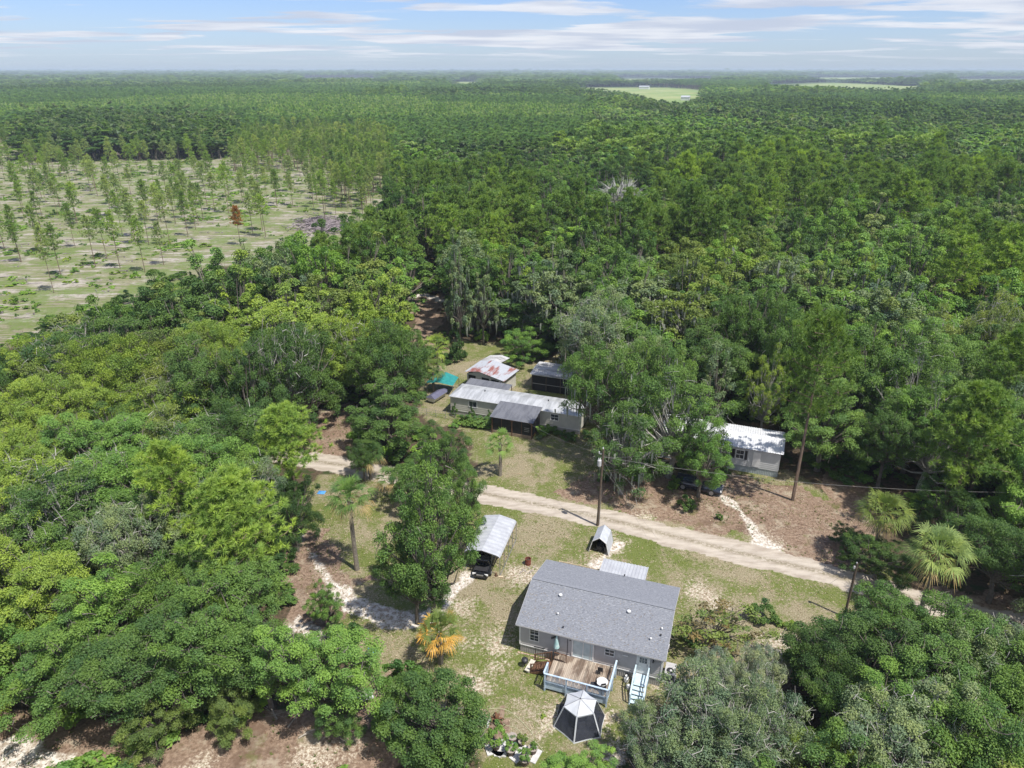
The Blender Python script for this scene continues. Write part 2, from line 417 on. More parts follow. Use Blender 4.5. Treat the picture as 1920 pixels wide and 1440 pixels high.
c = t.mix(t.step(t.math('ADD', A1[2], t.math('MULTIPLY', t.math('SUBTRACT', med, .5), 1.2)), .3, .8), c, strawc)
c = t.mix(t.step(t.math('ADD', A2[2], t.math('MULTIPLY', t.math('SUBTRACT', fine, .55), 2.2)), .25, .95), c, palec)
c = t.mix(t.step(t.math('ADD', A3[0], t.math('MULTIPLY', t.math('SUBTRACT', fine, .5), 1.1)), .3, .8), c, sandc)
c = t.mix(t.step(t.math('ADD', A1[0], t.math('MULTIPLY', t.math('SUBTRACT', fine, .5), .9)), .3, .7), c, roadc)
pb = t.n('ShaderNodeBsdfPrincipled'); t.l(c, pb.inputs['Base Color']); pb.inputs['Roughness'].default_value = .95
pb.inputs['Specular IOR Level'].default_value = .1
bp = t.n('ShaderNodeBump'); bp.inputs['Strength'].default_value = .7; bp.inputs['Distance'].default_value = .06
t.l(vfine, bp.inputs['Height']); t.l(bp.outputs[0], pb.inputs['Normal'])
o_ = t.n('ShaderNodeOutputMaterial'); t.l(pb.outputs[0], o_.inputs[0])

fm = lambda a: a[F].mean(1)
cls = np.zeros(len(F), int)
cls[fm(lawn.ravel()) > .5] = 1; cls[fm(cut.ravel()) > .5] = 2; cls[fm(farm.ravel()) > .5] = 3
cls[fm(path.ravel()) > .5] = 4; cls[fm(road.ravel()) > .5] = 5
for k, (nm, lb) in enumerate([('ground', 'shaded forest floor of leaf litter under the trees'), ('lawn', 'patchy half dry lawn around the grey house'), ('clear_cut_field', 'thinned pine field with sandy rows and weeds'),
                              ('farm_field', 'flat pale green farm field beyond the forest'), ('sand_path', 'narrow white sand path'), ('dirt_road', 'pale dirt road crossing the property')]):
    Fk = F[cls == k]; u, inv = np.unique(Fk, return_inverse=True)
    me = mesh_np(nm, V[u], inv.reshape(-1, 4), gm)
    for an, arr in (('m1', m1), ('m2', m2), ('m3', m3)):
        a = me.attributes.new(an, 'FLOAT_VECTOR', 'POINT'); a.data.foreach_set('vector', arr[u].astype(np.float32).ravel())
    kind(link(nm, me), 'structure', lb)

# ------------------------------------------------------------------ vegetation: kinds of tree, each built once
def unit(v): return v / (np.linalg.norm(v, axis=-1, keepdims=True) + 1e-9)
def leaf_quads(P, N, size, cv, rng, aspect=.55, fold=.0):
    """one bent rhombus of a leaf spray per point"""
    n = len(P); r = rng.normal(size=(n, 3)); a = unit(np.cross(N, r)); b = np.cross(N, a)
    L = (size * rng.uniform(.7, 1.3, n))[:, None]
    v = np.stack([P - a * L * .5, P + b * L * aspect * .5 + N * L * .1, P + a * L * .5 - N * L * .12, P - b * L * aspect * .5 + N * L * .1], 1).reshape(-1, 3)
    f = np.arange(4 * n).reshape(n, 4)
    return v, f, np.repeat(cv, 4)

def clump_crown(rng, R, H, z0, nclump, nleaf, size, low=-.25, lump=.4, rcl=(.15, .28), flat=.62, cvs=.22):
    """leaf sprays gathered in clumps over an uneven dome"""
    ph = rng.uniform(0, 6.3, 4); cs = []; k = 0
    while len(cs) < nclump:
        d = unit(rng.normal(size=3))
        if d[2] < low + rng.uniform(0, .25): continue
        az = atan2(d[1], d[0])
        m = 1 + lump * (.6 * sin(2 * az + ph[0]) + .4 * sin(3 * az + ph[1])) + lump * .5 * sin(3 * d[2] * 2 + ph[2])
        rho = rng.uniform(.35, 1.0) ** .55 * m
        c = np.array([R * d[0] * rho, R * d[1] * rho, z0 + H * d[2] * rho])
        rc = rng.uniform(*rcl) * R
        if k < 3000 and any(np.linalg.norm((c - q[0]) * (1, 1, 1.2)) < .68 * (rc + q[1]) for q in cs): k += 1; continue
        cs.append((c, rc))
    Ps, Ns, cvs_ = [], [], []
    tot = sum(q[1] ** 2 for q in cs)
    for c, rc in cs:
        n = int(nleaf * rc * rc / tot) + 4
        d = unit(rng.normal(size=(n, 3)) + (0, 0, .85))
        # each clump is itself a few smaller sprays
        sub = unit(rng.normal(size=(7, 3)) + (0, 0, .4)); w_ = rng.integers(0, 7, n)
        p = c + rc * (d * (rng.uniform(.25, 1.0, (n, 1)) ** .45) * .74 + sub[w_] * .38) * (1, 1, flat)
        N = unit(d * .65 + rng.normal(size=(n, 3)) * .5 + (.15, -.1, .85))
        Ps.append(p); Ns.append(N)
        cvs_.append(np.clip(rng.normal(.5, cvs) + rng.normal(0, .16, n), 0, 1))
    v, f, cv = leaf_quads(np.concatenate(Ps), np.concatenate(Ns), size, np.concatenate(cvs_), rng)
    return v, f, cv, cs

def limbs(rng, cs, h0, r0, R, seg=3, frac=1.0, lean=(0, 0), n=6):
    """trunk that forks into limbs reaching the clumps"""
    b = MB(); fork = Vector((lean[0], lean[1], h0))
    b.tube([(0, 0, -.3), (lean[0] * .1, lean[1] * .1, h0 * .4), fork], [r0 * 1.35, r0, r0 * .85], n)
    for c, rc in cs:
        if rng.uniform() > frac: continue
        c = Vector([float(q) for q in c]); s = fork * rng.uniform(.75, 1.0)
        midp = s.lerp(c, .5) + Vector(rng.normal(size=3)) * R * .09; midp.z += R * .05
        b.tube([s, midp, c], [r0 * .45, r0 * .26, r0 * .07], max(4, n - 2), caps=False)
        for q in range(2):
            e = c + Vector(unit(rng.normal(size=3) + (0, 0, .5))) * rc * .95
            b.tube([s.lerp(c, .8), e], [r0 * .12, r0 * .03], 3, caps=False)
    return b

def oak_kind(seed, R, h, nleaf, size, nclump, low=-.25, frac=.7, twig=0, flat=.7, lump=.42, bark=None, Hf=None, lean=None):
    rng = np.random.default_rng(seed); H = Hf or h * .42; z0 = h - H
    v, f, cv, cs = clump_crown(rng, R, H, z0, nclump, nleaf, size, low, lump, flat=flat)
    cr = mesh_np('crown', v, f, LEAF, cv)
    b = limbs(rng, cs, max(1.2, z0 - H * .45), .035 * h * .6 + .08, R, frac=frac, lean=lean or tuple(rng.uniform(-.6, .6, 2)))
    for _ in range(twig):
        c, rc = cs[rng.integers(len(cs))]; c = Vector([float(q) for q in c])
        s = c + Vector(rng.normal(size=3)) * rc * .4; e = s + Vector(unit(rng.normal(size=3) + (0, 0, .5))) * rc * 1.2
        m_ = s.lerp(e, .5) + Vector(rng.normal(size=3)) * rc * .15
        b.tube([s, m_, e], [.045, .03, .015], 3, caps=False)
    return {'crown': cr, 'trunk': b.mesh('trunk', bark or BARK), 'R': R, 'h': h, 'cs': cs}

def moss_mesh(seed, cs, n, L=1.6, wd=.13):
    rng = np.random.default_rng(seed); V = []; 
    for _ in range(n):
        c, rc = cs[rng.integers(len(cs))]
        p = c + rng.normal(size=3) * rc * (.6, .6, .2) - (0, 0, rc * .4); a = rng.uniform(0, pi); l = L * rng.uniform(.4, 1.3)
        u = np.array([cos(a), sin(a), 0]) * wd * rng.uniform(.6, 1.4)
        q = rng.normal(size=3) * .06
        V += [p - u, p + u, p + u * .8 + q - (0, 0, l * .55), p - u * .8 + q - (0, 0, l * .55), p - u * .8 + q - (0, 0, l * .55), p + u * .8 + q - (0, 0, l * .55), p + u * .1 - (0, 0, l), p - u * .1 - (0, 0, l)]
    V = np.array(V); return mesh_np('moss', V, np.arange(len(V)).reshape(-1, 4), MOSS)

def tufts(P, D, rng, nb, L, wd, cvt, ball=.55):
    """needle tufts: nb blades fanning out of each point around its direction"""
    n = len(P); d = unit(D[:, None, :] * ball + rng.normal(size=(n, nb, 3)) * .62 + (0, 0, .22))
    r = unit(np.cross(d, rng.normal(size=(n, nb, 3)))) * wd
    l = (L * rng.uniform(.7, 1.2, (n, nb)))[..., None]
    b = P[:, None, :] + d * l * .08
    v = np.stack([b - r * .5, b + r * .5, b + d * l - (0, 0, .05)], 2).reshape(-1, 3)
    return v, np.arange(len(v)).reshape(-1, 3), np.repeat(np.repeat(cvt, nb), 3)

def pine_kind(seed, h, R, base, nlimb, sub, nb, L, wd, lean=.3, flat=False, dead=False, n=6, spread=1.0, thin=0):
    """tall bare trunk, limbs from `base` of the height up, each ending in needle tufts"""
    rng = np.random.default_rng(seed); b = MB(); lx, ly = rng.uniform(-lean, lean, 2)
    top = Vector((lx, ly, h * .97)); r0 = thin or .008 * h + .05
    ax = lambda t_: Vector((lx * t_ * t_, ly * t_ * t_, h * .97 * t_))
    b.tube([(0, 0, -.3)] + [ax(t_) for t_ in (.25, .5, .75, 1)], [r0 * 1.2, r0, r0 * .8, r0 * .5, r0 * .12], n)
    P, D, cv = [], [], []
    for i in range(nlimb):
        t_ = base + (1 - base) * ((i + rng.uniform(0, 1)) / nlimb) ** .85
        a = i * 2.4 + rng.uniform(-.5, .5)
        q = (t_ - base) / (1 - base)
        l = R * (1.0 - .75 * q ** 1.7) * (.55 + .45 * min(1, q * 4)) * rng.uniform(.65, 1.1) * spread
        s = ax(t_); e = s + Vector((cos(a) * l, sin(a) * l, l * rng.uniform(.1, .5) + q * .5))
        m_ = s.lerp(e, .55) - Vector((0, 0, l * .08))
        b.tube([s, m_, e], [r0 * .24, r0 * .15, .03], 4, caps=False)
        lc = rng.uniform(.25, .75)
        for k in range(sub):
            u = rng.uniform(.35, 1.0); c = m_.lerp(e, (u - .35) / .65) if u > .5 else s.lerp(m_, u * 1.6)
            tip = c + Vector((rng.normal() * .32 * l ** .6, rng.normal() * .32 * l ** .6, rng.uniform(-.05, .55)))
            if k < 3 and sub > 3: b.tube([c, tip], [.03, .018], 3, caps=False)
            P.append(tip); D.append(unit(np.array(tip - c) + (0, 0, .3))); cv.append(np.clip(lc + rng.normal(0, .15), 0, 1))
    for k in range(4): P.append(top + Vector(rng.normal(size=3)) * .25); D.append(np.array([0, 0, 1.])); cv.append(.7)
    v, f, c = tufts(np.array([tuple(p) for p in P]), np.array(D), rng, nb, L, wd, np.array(cv))
    return {'crown': mesh_np('crown', v, f, NEEDLE, c), 'trunk': b.mesh('trunk', BARKP), 'R': R, 'h': h}

def fan_palm(seed, h, nfr, L, orange=0.0, skirt=0):
    """cabbage palm: trunk, green fans, drooping old fans"""
    rng = np.random.default_rng(seed); b = MB()
    b.tube([(0, 0, -.2), (.1, 0, h * .3), (.06, .04, h * .7), (0, 0, h)], [.24, .2, .19, .22], 9)
    for k in range(10):     # old boots under the crown
        a = k * 2.4; z_ = h - .1 - k * .09
        b.box((cos(a) * .2, sin(a) * .2, z_), (.16, .1, .22), rz=a, ry=.5)
    green, dead = [[], [], []], [[], [], []]; gc, dc = [], []
    tot = nfr + skirt
    for i in range(tot):
        a = i * 2.39996 + rng.uniform(-.2, .2); q = (i + .5) / tot
        el = radians(82 - (105 if orange else 125) * q + rng.uniform(-8, 8))
        o = np.array([cos(a), sin(a), 0.]); dv = o * cos(el) + np.array([0, 0, sin(el)])
        pl = L * rng.uniform(.34, .66); base = np.array([0, 0, h]) + o * .12; hub = base + dv * pl
        side = np.array([-sin(a), cos(a), 0.]); tw = rng.uniform(-.5, .5); nrm_ = np.cross(dv, side); side = side * cos(tw) + nrm_ * sin(tw); nb = 15
        isdead = i >= nfr or (orange and rng.uniform() < (q - .38) * 2.2)
        T = dead if isdead else green; G_ = dc if isdead else gc; cvv = np.clip(rng.normal(.5, .2), 0, 1)
        b0 = len(T[0]) if False else None
        p0 = base - side * .03; p1 = base + side * .03
        T[0].append(np.array([p0, p1, hub + side * .02, hub - side * .02])); G_.append(cvv)
        for k in range(nb):
            fa = radians(-72 + 144 * k / (nb - 1) + rng.uniform(-4, 4)); d2 = dv * cos(fa) + side * sin(fa)
            ll = L * .5 * (1 - .25 * abs(k - (nb - 1) / 2) / (nb / 2)) * rng.uniform(.8, 1.12)
            pw = (side * cos(fa) - dv * sin(fa)) * .034
            m_ = hub + d2 * ll * .6 + np.array([0, 0, -.03]); e = hub + d2 * ll + np.array([0, 0, -rng.uniform(.2, .5) * ll - (0 if orange else .25 if isdead else 0)])
            T[0].append(np.array([hub - pw * .3, hub + pw * .3, m_ + pw, m_ - pw])); G_.append(cvv + rng.normal(0, .08))
            T[0].append(np.array([m_ - pw, m_ + pw, e + pw * .12, e - pw * .12])); G_.append(cvv + rng.normal(0, .08))
    res = {'trunk': b.mesh('trunk', PALMT), 'h': h}
    for nm, T, G_ in (('fronds', green, gc), ('dead_fronds', dead, dc)):
        if T[0]:
            v = np.concatenate(T[0]); res[nm] = mesh_np(nm, v, np.arange(len(v)).reshape(-1, 4), LEAF, np.clip(np.repeat(G_, 4), 0, 1))
    return res

def bush_kind(seed, R, h, nleaf, size, nclump=10):
    rng = np.random.default_rng(seed)
    v, f, cv, cs = clump_crown(rng, R, h * .62, h * .38, nclump, nleaf, size, -.5, .25, rcl=(.3, .48))
    return mesh_np('bush', v, f, LEAF, cv)

# near (most leaves), middle and far versions
OAKN = [oak_kind(11, 5.0, 10.5, 38000, .19, 95, twig=130), oak_kind(12, 4.6, 12, 36000, .19, 85, twig=90, Hf=6, low=-.6), oak_kind(13, 5.4, 9.5, 40000, .19, 105, flat=.6, twig=130), oak_kind(14, 4.2, 9, 30000, .18, 75, low=-.7, Hf=4.2)]
OAKR = [oak_kind(16, 4.0, 7.0, 36000, .17, 95, twig=20, lump=.08, Hf=3.4, low=-.85)]
OAKG = [oak_kind(21, 5.0, 9.5, 27000, .19, 90, twig=260, bark=BARKG, frac=1, flat=.75), oak_kind(22, 4.6, 12, 25000, .19, 80, twig=160, bark=BARKG, frac=1, Hf=6, low=-.7)]
OAKM = [oak_kind(31, 4.8, 13, 9500, .34, 50, low=-.5, Hf=6.0), oak_kind(32, 4.4, 14.5, 9000, .34, 46, low=-.6, Hf=7.5, lump=.5), oak_kind(33, 5.2, 12, 10500, .34, 54, flat=.6, Hf=5), oak_kind(34, 3.8, 13, 7500, .33, 40, low=-.8, Hf=6.5), oak_kind(35, 4.6, 13.5, 7000, .34, 42, low=-.5, Hf=6, bark=BARKG, twig=60, frac=1)]
OAKF = [oak_kind(41, 4.8, 13, 850, 1.15, 18, low=-.3, Hf=5, frac=.2), oak_kind(42, 4.5, 14, 800, 1.15, 16, low=-.4, Hf=6, frac=.2), oak_kind(43, 5.2, 12, 900, 1.2, 20, flat=.6, Hf=4.5, frac=.2), oak_kind(44, 4.0, 13, 700, 1.1, 14, low=-.5, Hf=5.5, frac=.2)]
PINEN = [pine_kind(51, 15, 4.2, .42, 38, 20, 40, .48, .065), pine_kind(52, 20, 6.4, .48, 44, 20, 44, .50, .065, spread=1.0), pine_kind(53, 15, 3.6, .35, 34, 19, 40, .46, .065)]
PINEM = [pine_kind(61, 17, 4.0, .50, 36, 11, 30, .58, .12), pine_kind(62, 19, 4.4, .52, 38, 12, 30, .58, .12), pine_kind(63, 16, 3.5, .48, 34, 11, 30, .56, .12)]
PINEF = [pine_kind(71, 16, 3.4, .5, 18, 5, 7, 1.0, .34, n=4), pine_kind(72, 17, 3.0, .45, 18, 5, 7, 1.0, .32, n=4)]
PINES = [pine_kind(81, 13, 2.2, .50, 24, 8, 16, .50, .10, n=4, thin=.085), pine_kind(82, 14, 2.4, .54, 24, 8, 16, .50, .10, n=4, thin=.09), pine_kind(83, 11.5, 1.8, .48, 20, 8, 16, .48, .10, n=4, thin=.08)]
PINESF = [pine_kind(91, 15, 2.1, .48, 15, 4, 8, .8, .22, n=3), pine_kind(92, 14, 1.9, .50, 15, 4, 8, .8, .22, n=3)]
BUSH = [bush_kind(101, 1.3, 1.6, 1500, .24), bush_kind(102, 1.1, 1.2, 1100, .24), bush_kind(103, 1.5, 2.2, 1900, .26, 14)]
BUSHF = [bush_kind(111, 1.3, 1.2, 90, .55, 5), bush_kind(112, 1.1, .9, 70, .5, 4)]

TONE = {'dark green': (0.071, 0.129, 0.037), 'deep green': (0.095, 0.167, 0.046), 'mid green': (0.135, 0.227, 0.059), 'bright green': (0.178, 0.302, 0.071), 'far green': (0.140, 0.248, 0.082), 'far pale': (0.221, 0.312, 0.122),
        'yellow-green': (0.232, 0.318, 0.061), 'olive': (0.173, 0.227, 0.063), 'grey-green': (0.178, 0.236, 0.128), 'silver-green': (0.254, 0.298, 0.194), 'rust': (0.36, 0.17, 0.06), 'pine green': (0.178, 0.272, 0.063), 'bright pine': (0.254, 0.363, 0.076),
        'pale pine': (0.270, 0.343, 0.122), 'orange': (0.56, 0.33, 0.085), 'tan': (0.38, 0.29, 0.16)}
MOSSM = {}
def put_tree(kd, name, pos, label, cat, tone, scale=1.0, zs=None, group=None, moss=0, rz=None, parts=('trunk', 'crown')):
    an_ = random.uniform(.86, 1.16)
    o = thing(name, label, cat, (pos[0], pos[1], 0), random.uniform(0, 6.28) if rz is None else rz, group)
    o.scale = (scale * an_, scale / an_, zs or scale)
    for p in parts:
        if p in kd:
            c_ = link(p, kd[p], o)
            c_.color = (*TONE[tone], 1) if p != 'dead_fronds' else (*TONE['orange' if name == 'golden_palm' else 'tan'], 1)
    if moss:
        if id(kd) not in MOSSM: MOSSM[id(kd)] = moss_mesh(5, kd['cs'], 110)
        kind(link('moss', MOSSM[id(kd)], o), 'stuff')
    return o

PLACED = []      # x, y, radius of every tree already standing
def hand(kd, px, py, R, h, label, tone, moss=0, name='oak_tree', cat='tree', keepz=None):
    """a tree whose crown centre the photograph shows at (px, py)"""
    zc = h * (.62 if kd in OAKN or kd in OAKG or kd in OAKM or kd in OAKR else .74)
    p = at(px, py, zc); s = R / kd['R'] / (1.2 if name != 'pine_tree' else 1.0)
    PLACED.append((p.x, p.y, R))
    return put_tree(kd, name, p, label, cat, tone, s, h / kd['h'], moss=moss)

hand(OAKR[0], 812, 1335, 4.4, 6.6, 'round dark green bushy oak below the golden palm', 'deep green')
hand(OAKG[0], 1332, 1380, 4.5, 7.0, 'grey-twigged oak beside the screen tent with silvery branches', 'grey-green')
hand(OAKG[0], 1420, 1390, 3.6, 7.5, 'grey-twigged oak at the bottom between the silvery oak and the small yellow oak', 'grey-green')
hand(OAKG[0], 1352, 1290, 2.5, 5.0, 'silvery small oak just beyond the air conditioner of the grey house', 'silver-green')
hand(OAKG[0], 1420, 1285, 2.5, 5.5, 'loose grey-leaved oak between the silvery oak and the dark oak', 'silver-green')
hand(OAKG[0], 1235, 1425, 2.9, 5.5, 'pale grey oak on the bottom edge of the yard under the tent', 'grey-green')
hand(OAKN[3], 1090, 1452, 2.3, 3.4, 'low yellow-green oak right in front of the screen tent', 'bright green')
hand(OAKN[3], 1530, 1432, 2.4, 6, 'small yellow-green round oak at the bottom beside the dark gap', 'yellow-green')
hand(OAKN[1], 1640, 1235, 4.6, 8.5, 'dark glossy oak standing before the bare wooden pole', 'dark green')
hand(OAKN[0], 1695, 1190, 4.4, 8.0, 'bright mid green oak rising over the dirt road below the big palm', 'mid green')
hand(OAKN[0], 1775, 1255, 4.6, 8.5, 'olive tinged oak in the bottom right group next to the dark glossy oak', 'mid green')
hand(OAKG[0], 1860, 1262, 4.2, 8, 'pale grey-green oak at the right edge of the bottom right group', 'grey-green')
hand(OAKN[2], 1565, 1285, 3.6, 7, 'dark low oak over the shaded gap at the bottom right', 'dark green')
hand(OAKG[0], 1700, 1395, 4.6, 8.5, 'grey-green oak with white speckled branches on the bottom edge', 'grey-green')
hand(OAKN[1], 1640, 1330, 3.6, 8, 'bright green oak in the hollow between the dark oak and the speckled oak', 'bright green')
hand(OAKN[2], 1850, 1380, 4.8, 8.5, 'mid green oak in the very corner at the bottom right', 'mid green')
hand(OAKN[0], 1940, 1310, 4.2, 9, 'mid green oak cut by the right edge of the frame', 'mid green')
hand(OAKN[1], 805, 985, 4.1, 16.5, 'tall grey-green oak with narrow crown beside the metal carport', 'mid green')
hand(OAKN[1], 775, 1060, 2.8, 10.5, 'lower dark part of the oak pair beside the carport', 'deep green')
hand(OAKN[3], 870, 930, 2.6, 9, 'slender grey-green oak leaning toward the dirt road by the carport', 'mid green')
hand(OAKN[0], 1125, 745, 5.5, 14, 'moss hung oak whose curtains of grey moss hang over the lawn', 'mid green', moss=1)
hand(OAKN[2], 1230, 722, 4.8, 14, 'tallest of the mossy oaks in front of the white home', 'mid green', moss=1)
hand(OAKG[1], 1265, 785, 6.2, 13, 'broad oak that hides the middle of the white home', 'mid green')
hand(OAKG[1], 1170, 830, 4.8, 11, 'dense oak beside the transformer pole with dark low branches', 'deep green', moss=1)
hand(OAKN[1], 1320, 840, 3.6, 10.5, 'bright oak leaning over the parked pickup', 'bright green')
hand(OAKM[1], 1340, 725, 3.2, 12, 'grey-green slender oak behind the broad oak by the white home', 'grey-green')
hand(OAKN[1], 725, 765, 5.5, 10, 'dark green oak between the dirt clearing and the beige trailer', 'deep green')
hand(OAKN[0], 700, 700, 4.2, 11, 'bright dense oak behind the dark oak left of the trailer', 'mid green')
hand(OAKN[3], 830, 845, 3.2, 7, 'low dark oak beyond the dirt road in front of the hedge', 'deep green')
hand(OAKN[3], 770, 905, 2.6, 6.5, 'round low oak beside the tall palm on the road edge', 'mid green')
hand(OAKN[3], 760, 660, 3.3, 9, 'oak over the end of the red soil track', 'mid green')
hand(OAKN[2], 680, 860, 2.2, 5.0, 'dark low oak on the bend of the dirt road', 'dark green')
hand(OAKN[3], 548, 958, 2.7, 8, 'dark round oak standing on the white sand path', 'dark green')
hand(OAKN[0], 612, 1268, 4.4, 8, 'bright green oak on the lower side of the white sand path', 'bright green')
hand(OAKN[3], 628, 1335, 2.0, 4, 'small mid green oak on the edge of the pine straw clearing', 'mid green')
hand(OAKN[0], 400, 1215, 5.0, 9.0, 'broad mid green oak in the middle of the lower left woods', 'mid green')
hand(OAKN[2], 265, 1250, 5.0, 8.0, 'spreading deep green oak at the lower left woods edge', 'deep green')
hand(OAKN[1], 130, 1222, 4.8, 8.5, 'mid green oak over the pale sandy corner', 'mid green')
hand(OAKN[3], 30, 1235, 3.8, 6.5, 'bright green oak cut by the left edge above the sandy corner', 'bright green')
hand(OAKN[3], 300, 1335, 3.0, 4.6, 'low olive oak jutting furthest onto the bare straw ground', 'olive')
hand(OAKN[3], 430, 1310, 2.6, 4.5, 'small olive oak beside the low jutting oak', 'olive')
hand(OAKN[2], 495, 1250, 4.0, 7.2, 'dark green oak between the broad oak and the straw clearing', 'deep green')
hand(OAKN[1], 200, 1140, 5.0, 9.5, 'bright green oak rising behind the lower left woods edge', 'bright green')
hand(OAKN[0], 450, 1120, 4.2, 8.5, 'grey-green oak on the left of the white sand path', 'mid green')
hand(OAKN[2], 340, 1100, 4.2, 8.5, 'mid green oak just below the small yellow-green pine', 'mid green')
hand(OAKN[0], 70, 1120, 4.6, 9.5, 'yellow-green oak at the left edge of the lower woods', 'yellow-green')
hand(OAKG[0], 250, 1020, 4.6, 9.5, 'grey-green oak left of the largest bright pine', 'grey-green')
hand(OAKN[1], 610, 1130, 1.6, 5, 'small bright sapling reaching over the white sand path', 'bright green')
hand(PINEN[1], 1532, 690, 5.2, 22.6, 'very tall spreading pine at the corner of the white home', 'pine green', name='pine_tree', cat='pine tree')
hand(PINEN[0], 430, 975, 4.6, 15, 'largest bright pine in the woods left of the sand path', 'bright pine', name='pine_tree', cat='pine tree')
hand(PINEN[2], 325, 905, 3.6, 15, 'bright pine standing just behind the largest one in the woods', 'bright pine', name='pine_tree', cat='pine tree')
hand(PINEN[0], 540, 820, 4.6, 13, 'bright pine whose limbs reach over the white sandy road bend', 'bright pine', name='pine_tree', cat='pine tree')
hand(PINEN[2], 415, 1160, 1.5, 8, 'small yellow-green pine poking out below the largest bright pine', 'bright pine', name='pine_tree', cat='pine tree')
hand(OAKN[1], 1690, 700, 5.2, 15.5, 'dark dense round oak behind the tall spreading pine', 'dark green')
hand(OAKN[0], 1665, 830, 4.0, 10, 'deep green oak behind the shorter fan palm', 'deep green')
hand(PINEN[0], 1830, 800, 5.2, 17, 'bright spreading pine above the right hand palm', 'pine green', name='pine_tree', cat='pine tree')
hand(PINEN[2], 1890, 700, 4.4, 18, 'bright pine cut by the right edge beside the dark oak', 'pine green', name='pine_tree', cat='pine tree')
hand(OAKG[1], 1440, 728, 2.6, 12, 'thin grey-limbed tree over the roof of the white home', 'yellow-green')
hand(OAKM[1], 860, 540, 3.2, 17.5, 'tall slim pale tree with a long bare trunk behind the rusty shed', 'grey-green', moss=1)
hand(OAKM[3], 905, 560, 2.6, 14, 'leaning thin mossy tree next to the slim pale tree', 'grey-green', moss=1)
hand(OAKN[3], 985, 640, 4.6, 6.0, 'bright vine covered thicket between the two sheds', 'bright green')
hand(OAKN[2], 1880, 1050, 4.2, 8, 'deep green oak over the shaded road at the right edge', 'deep green')
hand(OAKN[3], 1790, 960, 3.4, 7, 'dark bushy oak directly behind the larger palm', 'deep green')
hand(OAKN[3], 1650, 1045, 2.9, 4.2, 'dark vine mound under the shorter palm beside the road', 'dark green')
hand(OAKN[3], 1595, 1010, 1.8, 2.6, 'low dark ivy mound where the lawn meets the road under the palm', 'dark green')
hand(PINEM[0], 443, 407, 2.2, 11, 'dying pine with orange needles in the thinned field', 'rust', name='dead_pine', cat='dead pine')

# palms
PALMS = [(fan_palm(1, 8.6, 38, 2.4, skirt=12), 'tall_palm', 655, 932, 8.6, 'tall cabbage palm with a tan skirt standing in the left clearing', 'mid green'),
         (fan_palm(2, 4.6, 30, 1.9), 'short_palm', 937, 830, 4.6, 'short cabbage palm on the lawn in front of the screened porch', 'mid green'),
         (fan_palm(3, 3.4, 50, 2.05, orange=.52), 'golden_palm', 823, 1185, 3.4, 'short palm with glowing orange lower fronds beside the grey house yard', 'olive'),
         (fan_palm(4, 7.2, 60, 3.0, skirt=8), 'fan_palm', 1760, 1035, 7.2, 'largest fan palm above the dirt road with yellowish fronds', 'pale pine'),
         (fan_palm(5, 6.2, 44, 2.6, skirt=8), 'fan_palm', 1657, 960, 6.2, 'shorter round fan palm behind the bend of the dirt road', 'olive'),
         (fan_palm(6, 5.0, 34, 2.4), 'pale_palm', 818, 650, 5.0, 'pale palm above the teal canopy behind the trailer', 'yellow-green'),
         (fan_palm(7, 5.2, 34, 2.3), 'pale_palm', 812, 690, 4.0, 'pale palm leaning over the teal canopy', 'olive'),
         (fan_palm(8, 4.6, 34, 2.3, skirt=10), 'dark_palm', 690, 850, 3.6, 'dark palm in the shade at the bend of the white road', 'dark green'),
         (fan_palm(9, 4.6, 30, 2.1, skirt=10), 'dark_palm', 735, 895, 3.0, 'dark palm between the tall cabbage palm and the dirt road', 'deep green')]
for kd, nm, px, py, z_, lb, tn in PALMS:
    p = at(px, py, z_); PLACED.append((p.x, p.y, 1.8))
    put_tree(kd, nm, p, lb, 'palm', tn, 1, z_ / kd['h'], parts=('trunk', 'fronds', 'dead_fronds'))

# ------------------------------------------------------------------ the woods
# open places where nothing may stand or hang over (outlined on the photograph's ground)
OPEN = [[(905, 900), (895, 830), (800, 795), (795, 740), (815, 700), (850, 690), (872, 655), (940, 650), (975, 680), (1060, 670), (1085, 700), (1085, 830), (1130, 860), (1190, 900), (1300, 940), (1340, 890), (1345, 790), (1480, 795), (1490, 890), (1575, 900),
         (1590, 1000), (1600, 1075), (1655, 1080), (1660, 1115), (1600, 1130), (1570, 1200), (1500, 1215), (1430, 1215), (1390, 1260), (1290, 1200), (1285, 1260), (1200, 1320), (1175, 1395), (1030, 1410), (1020, 1445), (905, 1445), (910, 1330), (860, 1235), (700, 1240), (690, 1170),
         (600, 1165), (575, 1130), (555, 1000), (590, 940), (595, 900), (700, 890), (800, 900)],
        [(700, 860), (640, 760), (610, 790), (590, 830), (545, 850), (545, 875), (650, 885)],
        [(770, 640), (765, 548), (845, 548), (820, 640)], [(700, 1270), (690, 1460), (-20, 1460), (-20, 1345), (110, 1360), (250, 1430), (330, 1400), (470, 1330), (560, 1330)],
        [(1690, 1095), (1930, 1105), (1930, 1190), (1850, 1180), (1700, 1130)], [(540, 1190), (560, 1140), (600, 1190)], [(275, 780), (330, 790), (320, 815), (275, 805)],
        [(885, 640), (960, 640), (960, 690), (880, 690)], [(438, 527), (462, 527), (462, 543), (438, 543)],
        [(1165, 1390), (1100, 1300), (1290, 1230), (1300, 1300)],
        [(1605, 915), (1660, 900), (1710, 930), (1710, 1000), (1650, 1010), (1610, 985)], [(1700, 1020), (1760, 985), (1825, 1030), (1820, 1090), (1750, 1100), (1700, 1075)], [(620, 890), (690, 890), (700, 960), (680, 1060), (660, 1060), (615, 950)],
        [(780, 1150), (870, 1150), (870, 1225), (780, 1225)], [(905, 840), (965, 820), (960, 890), (910, 890)]]
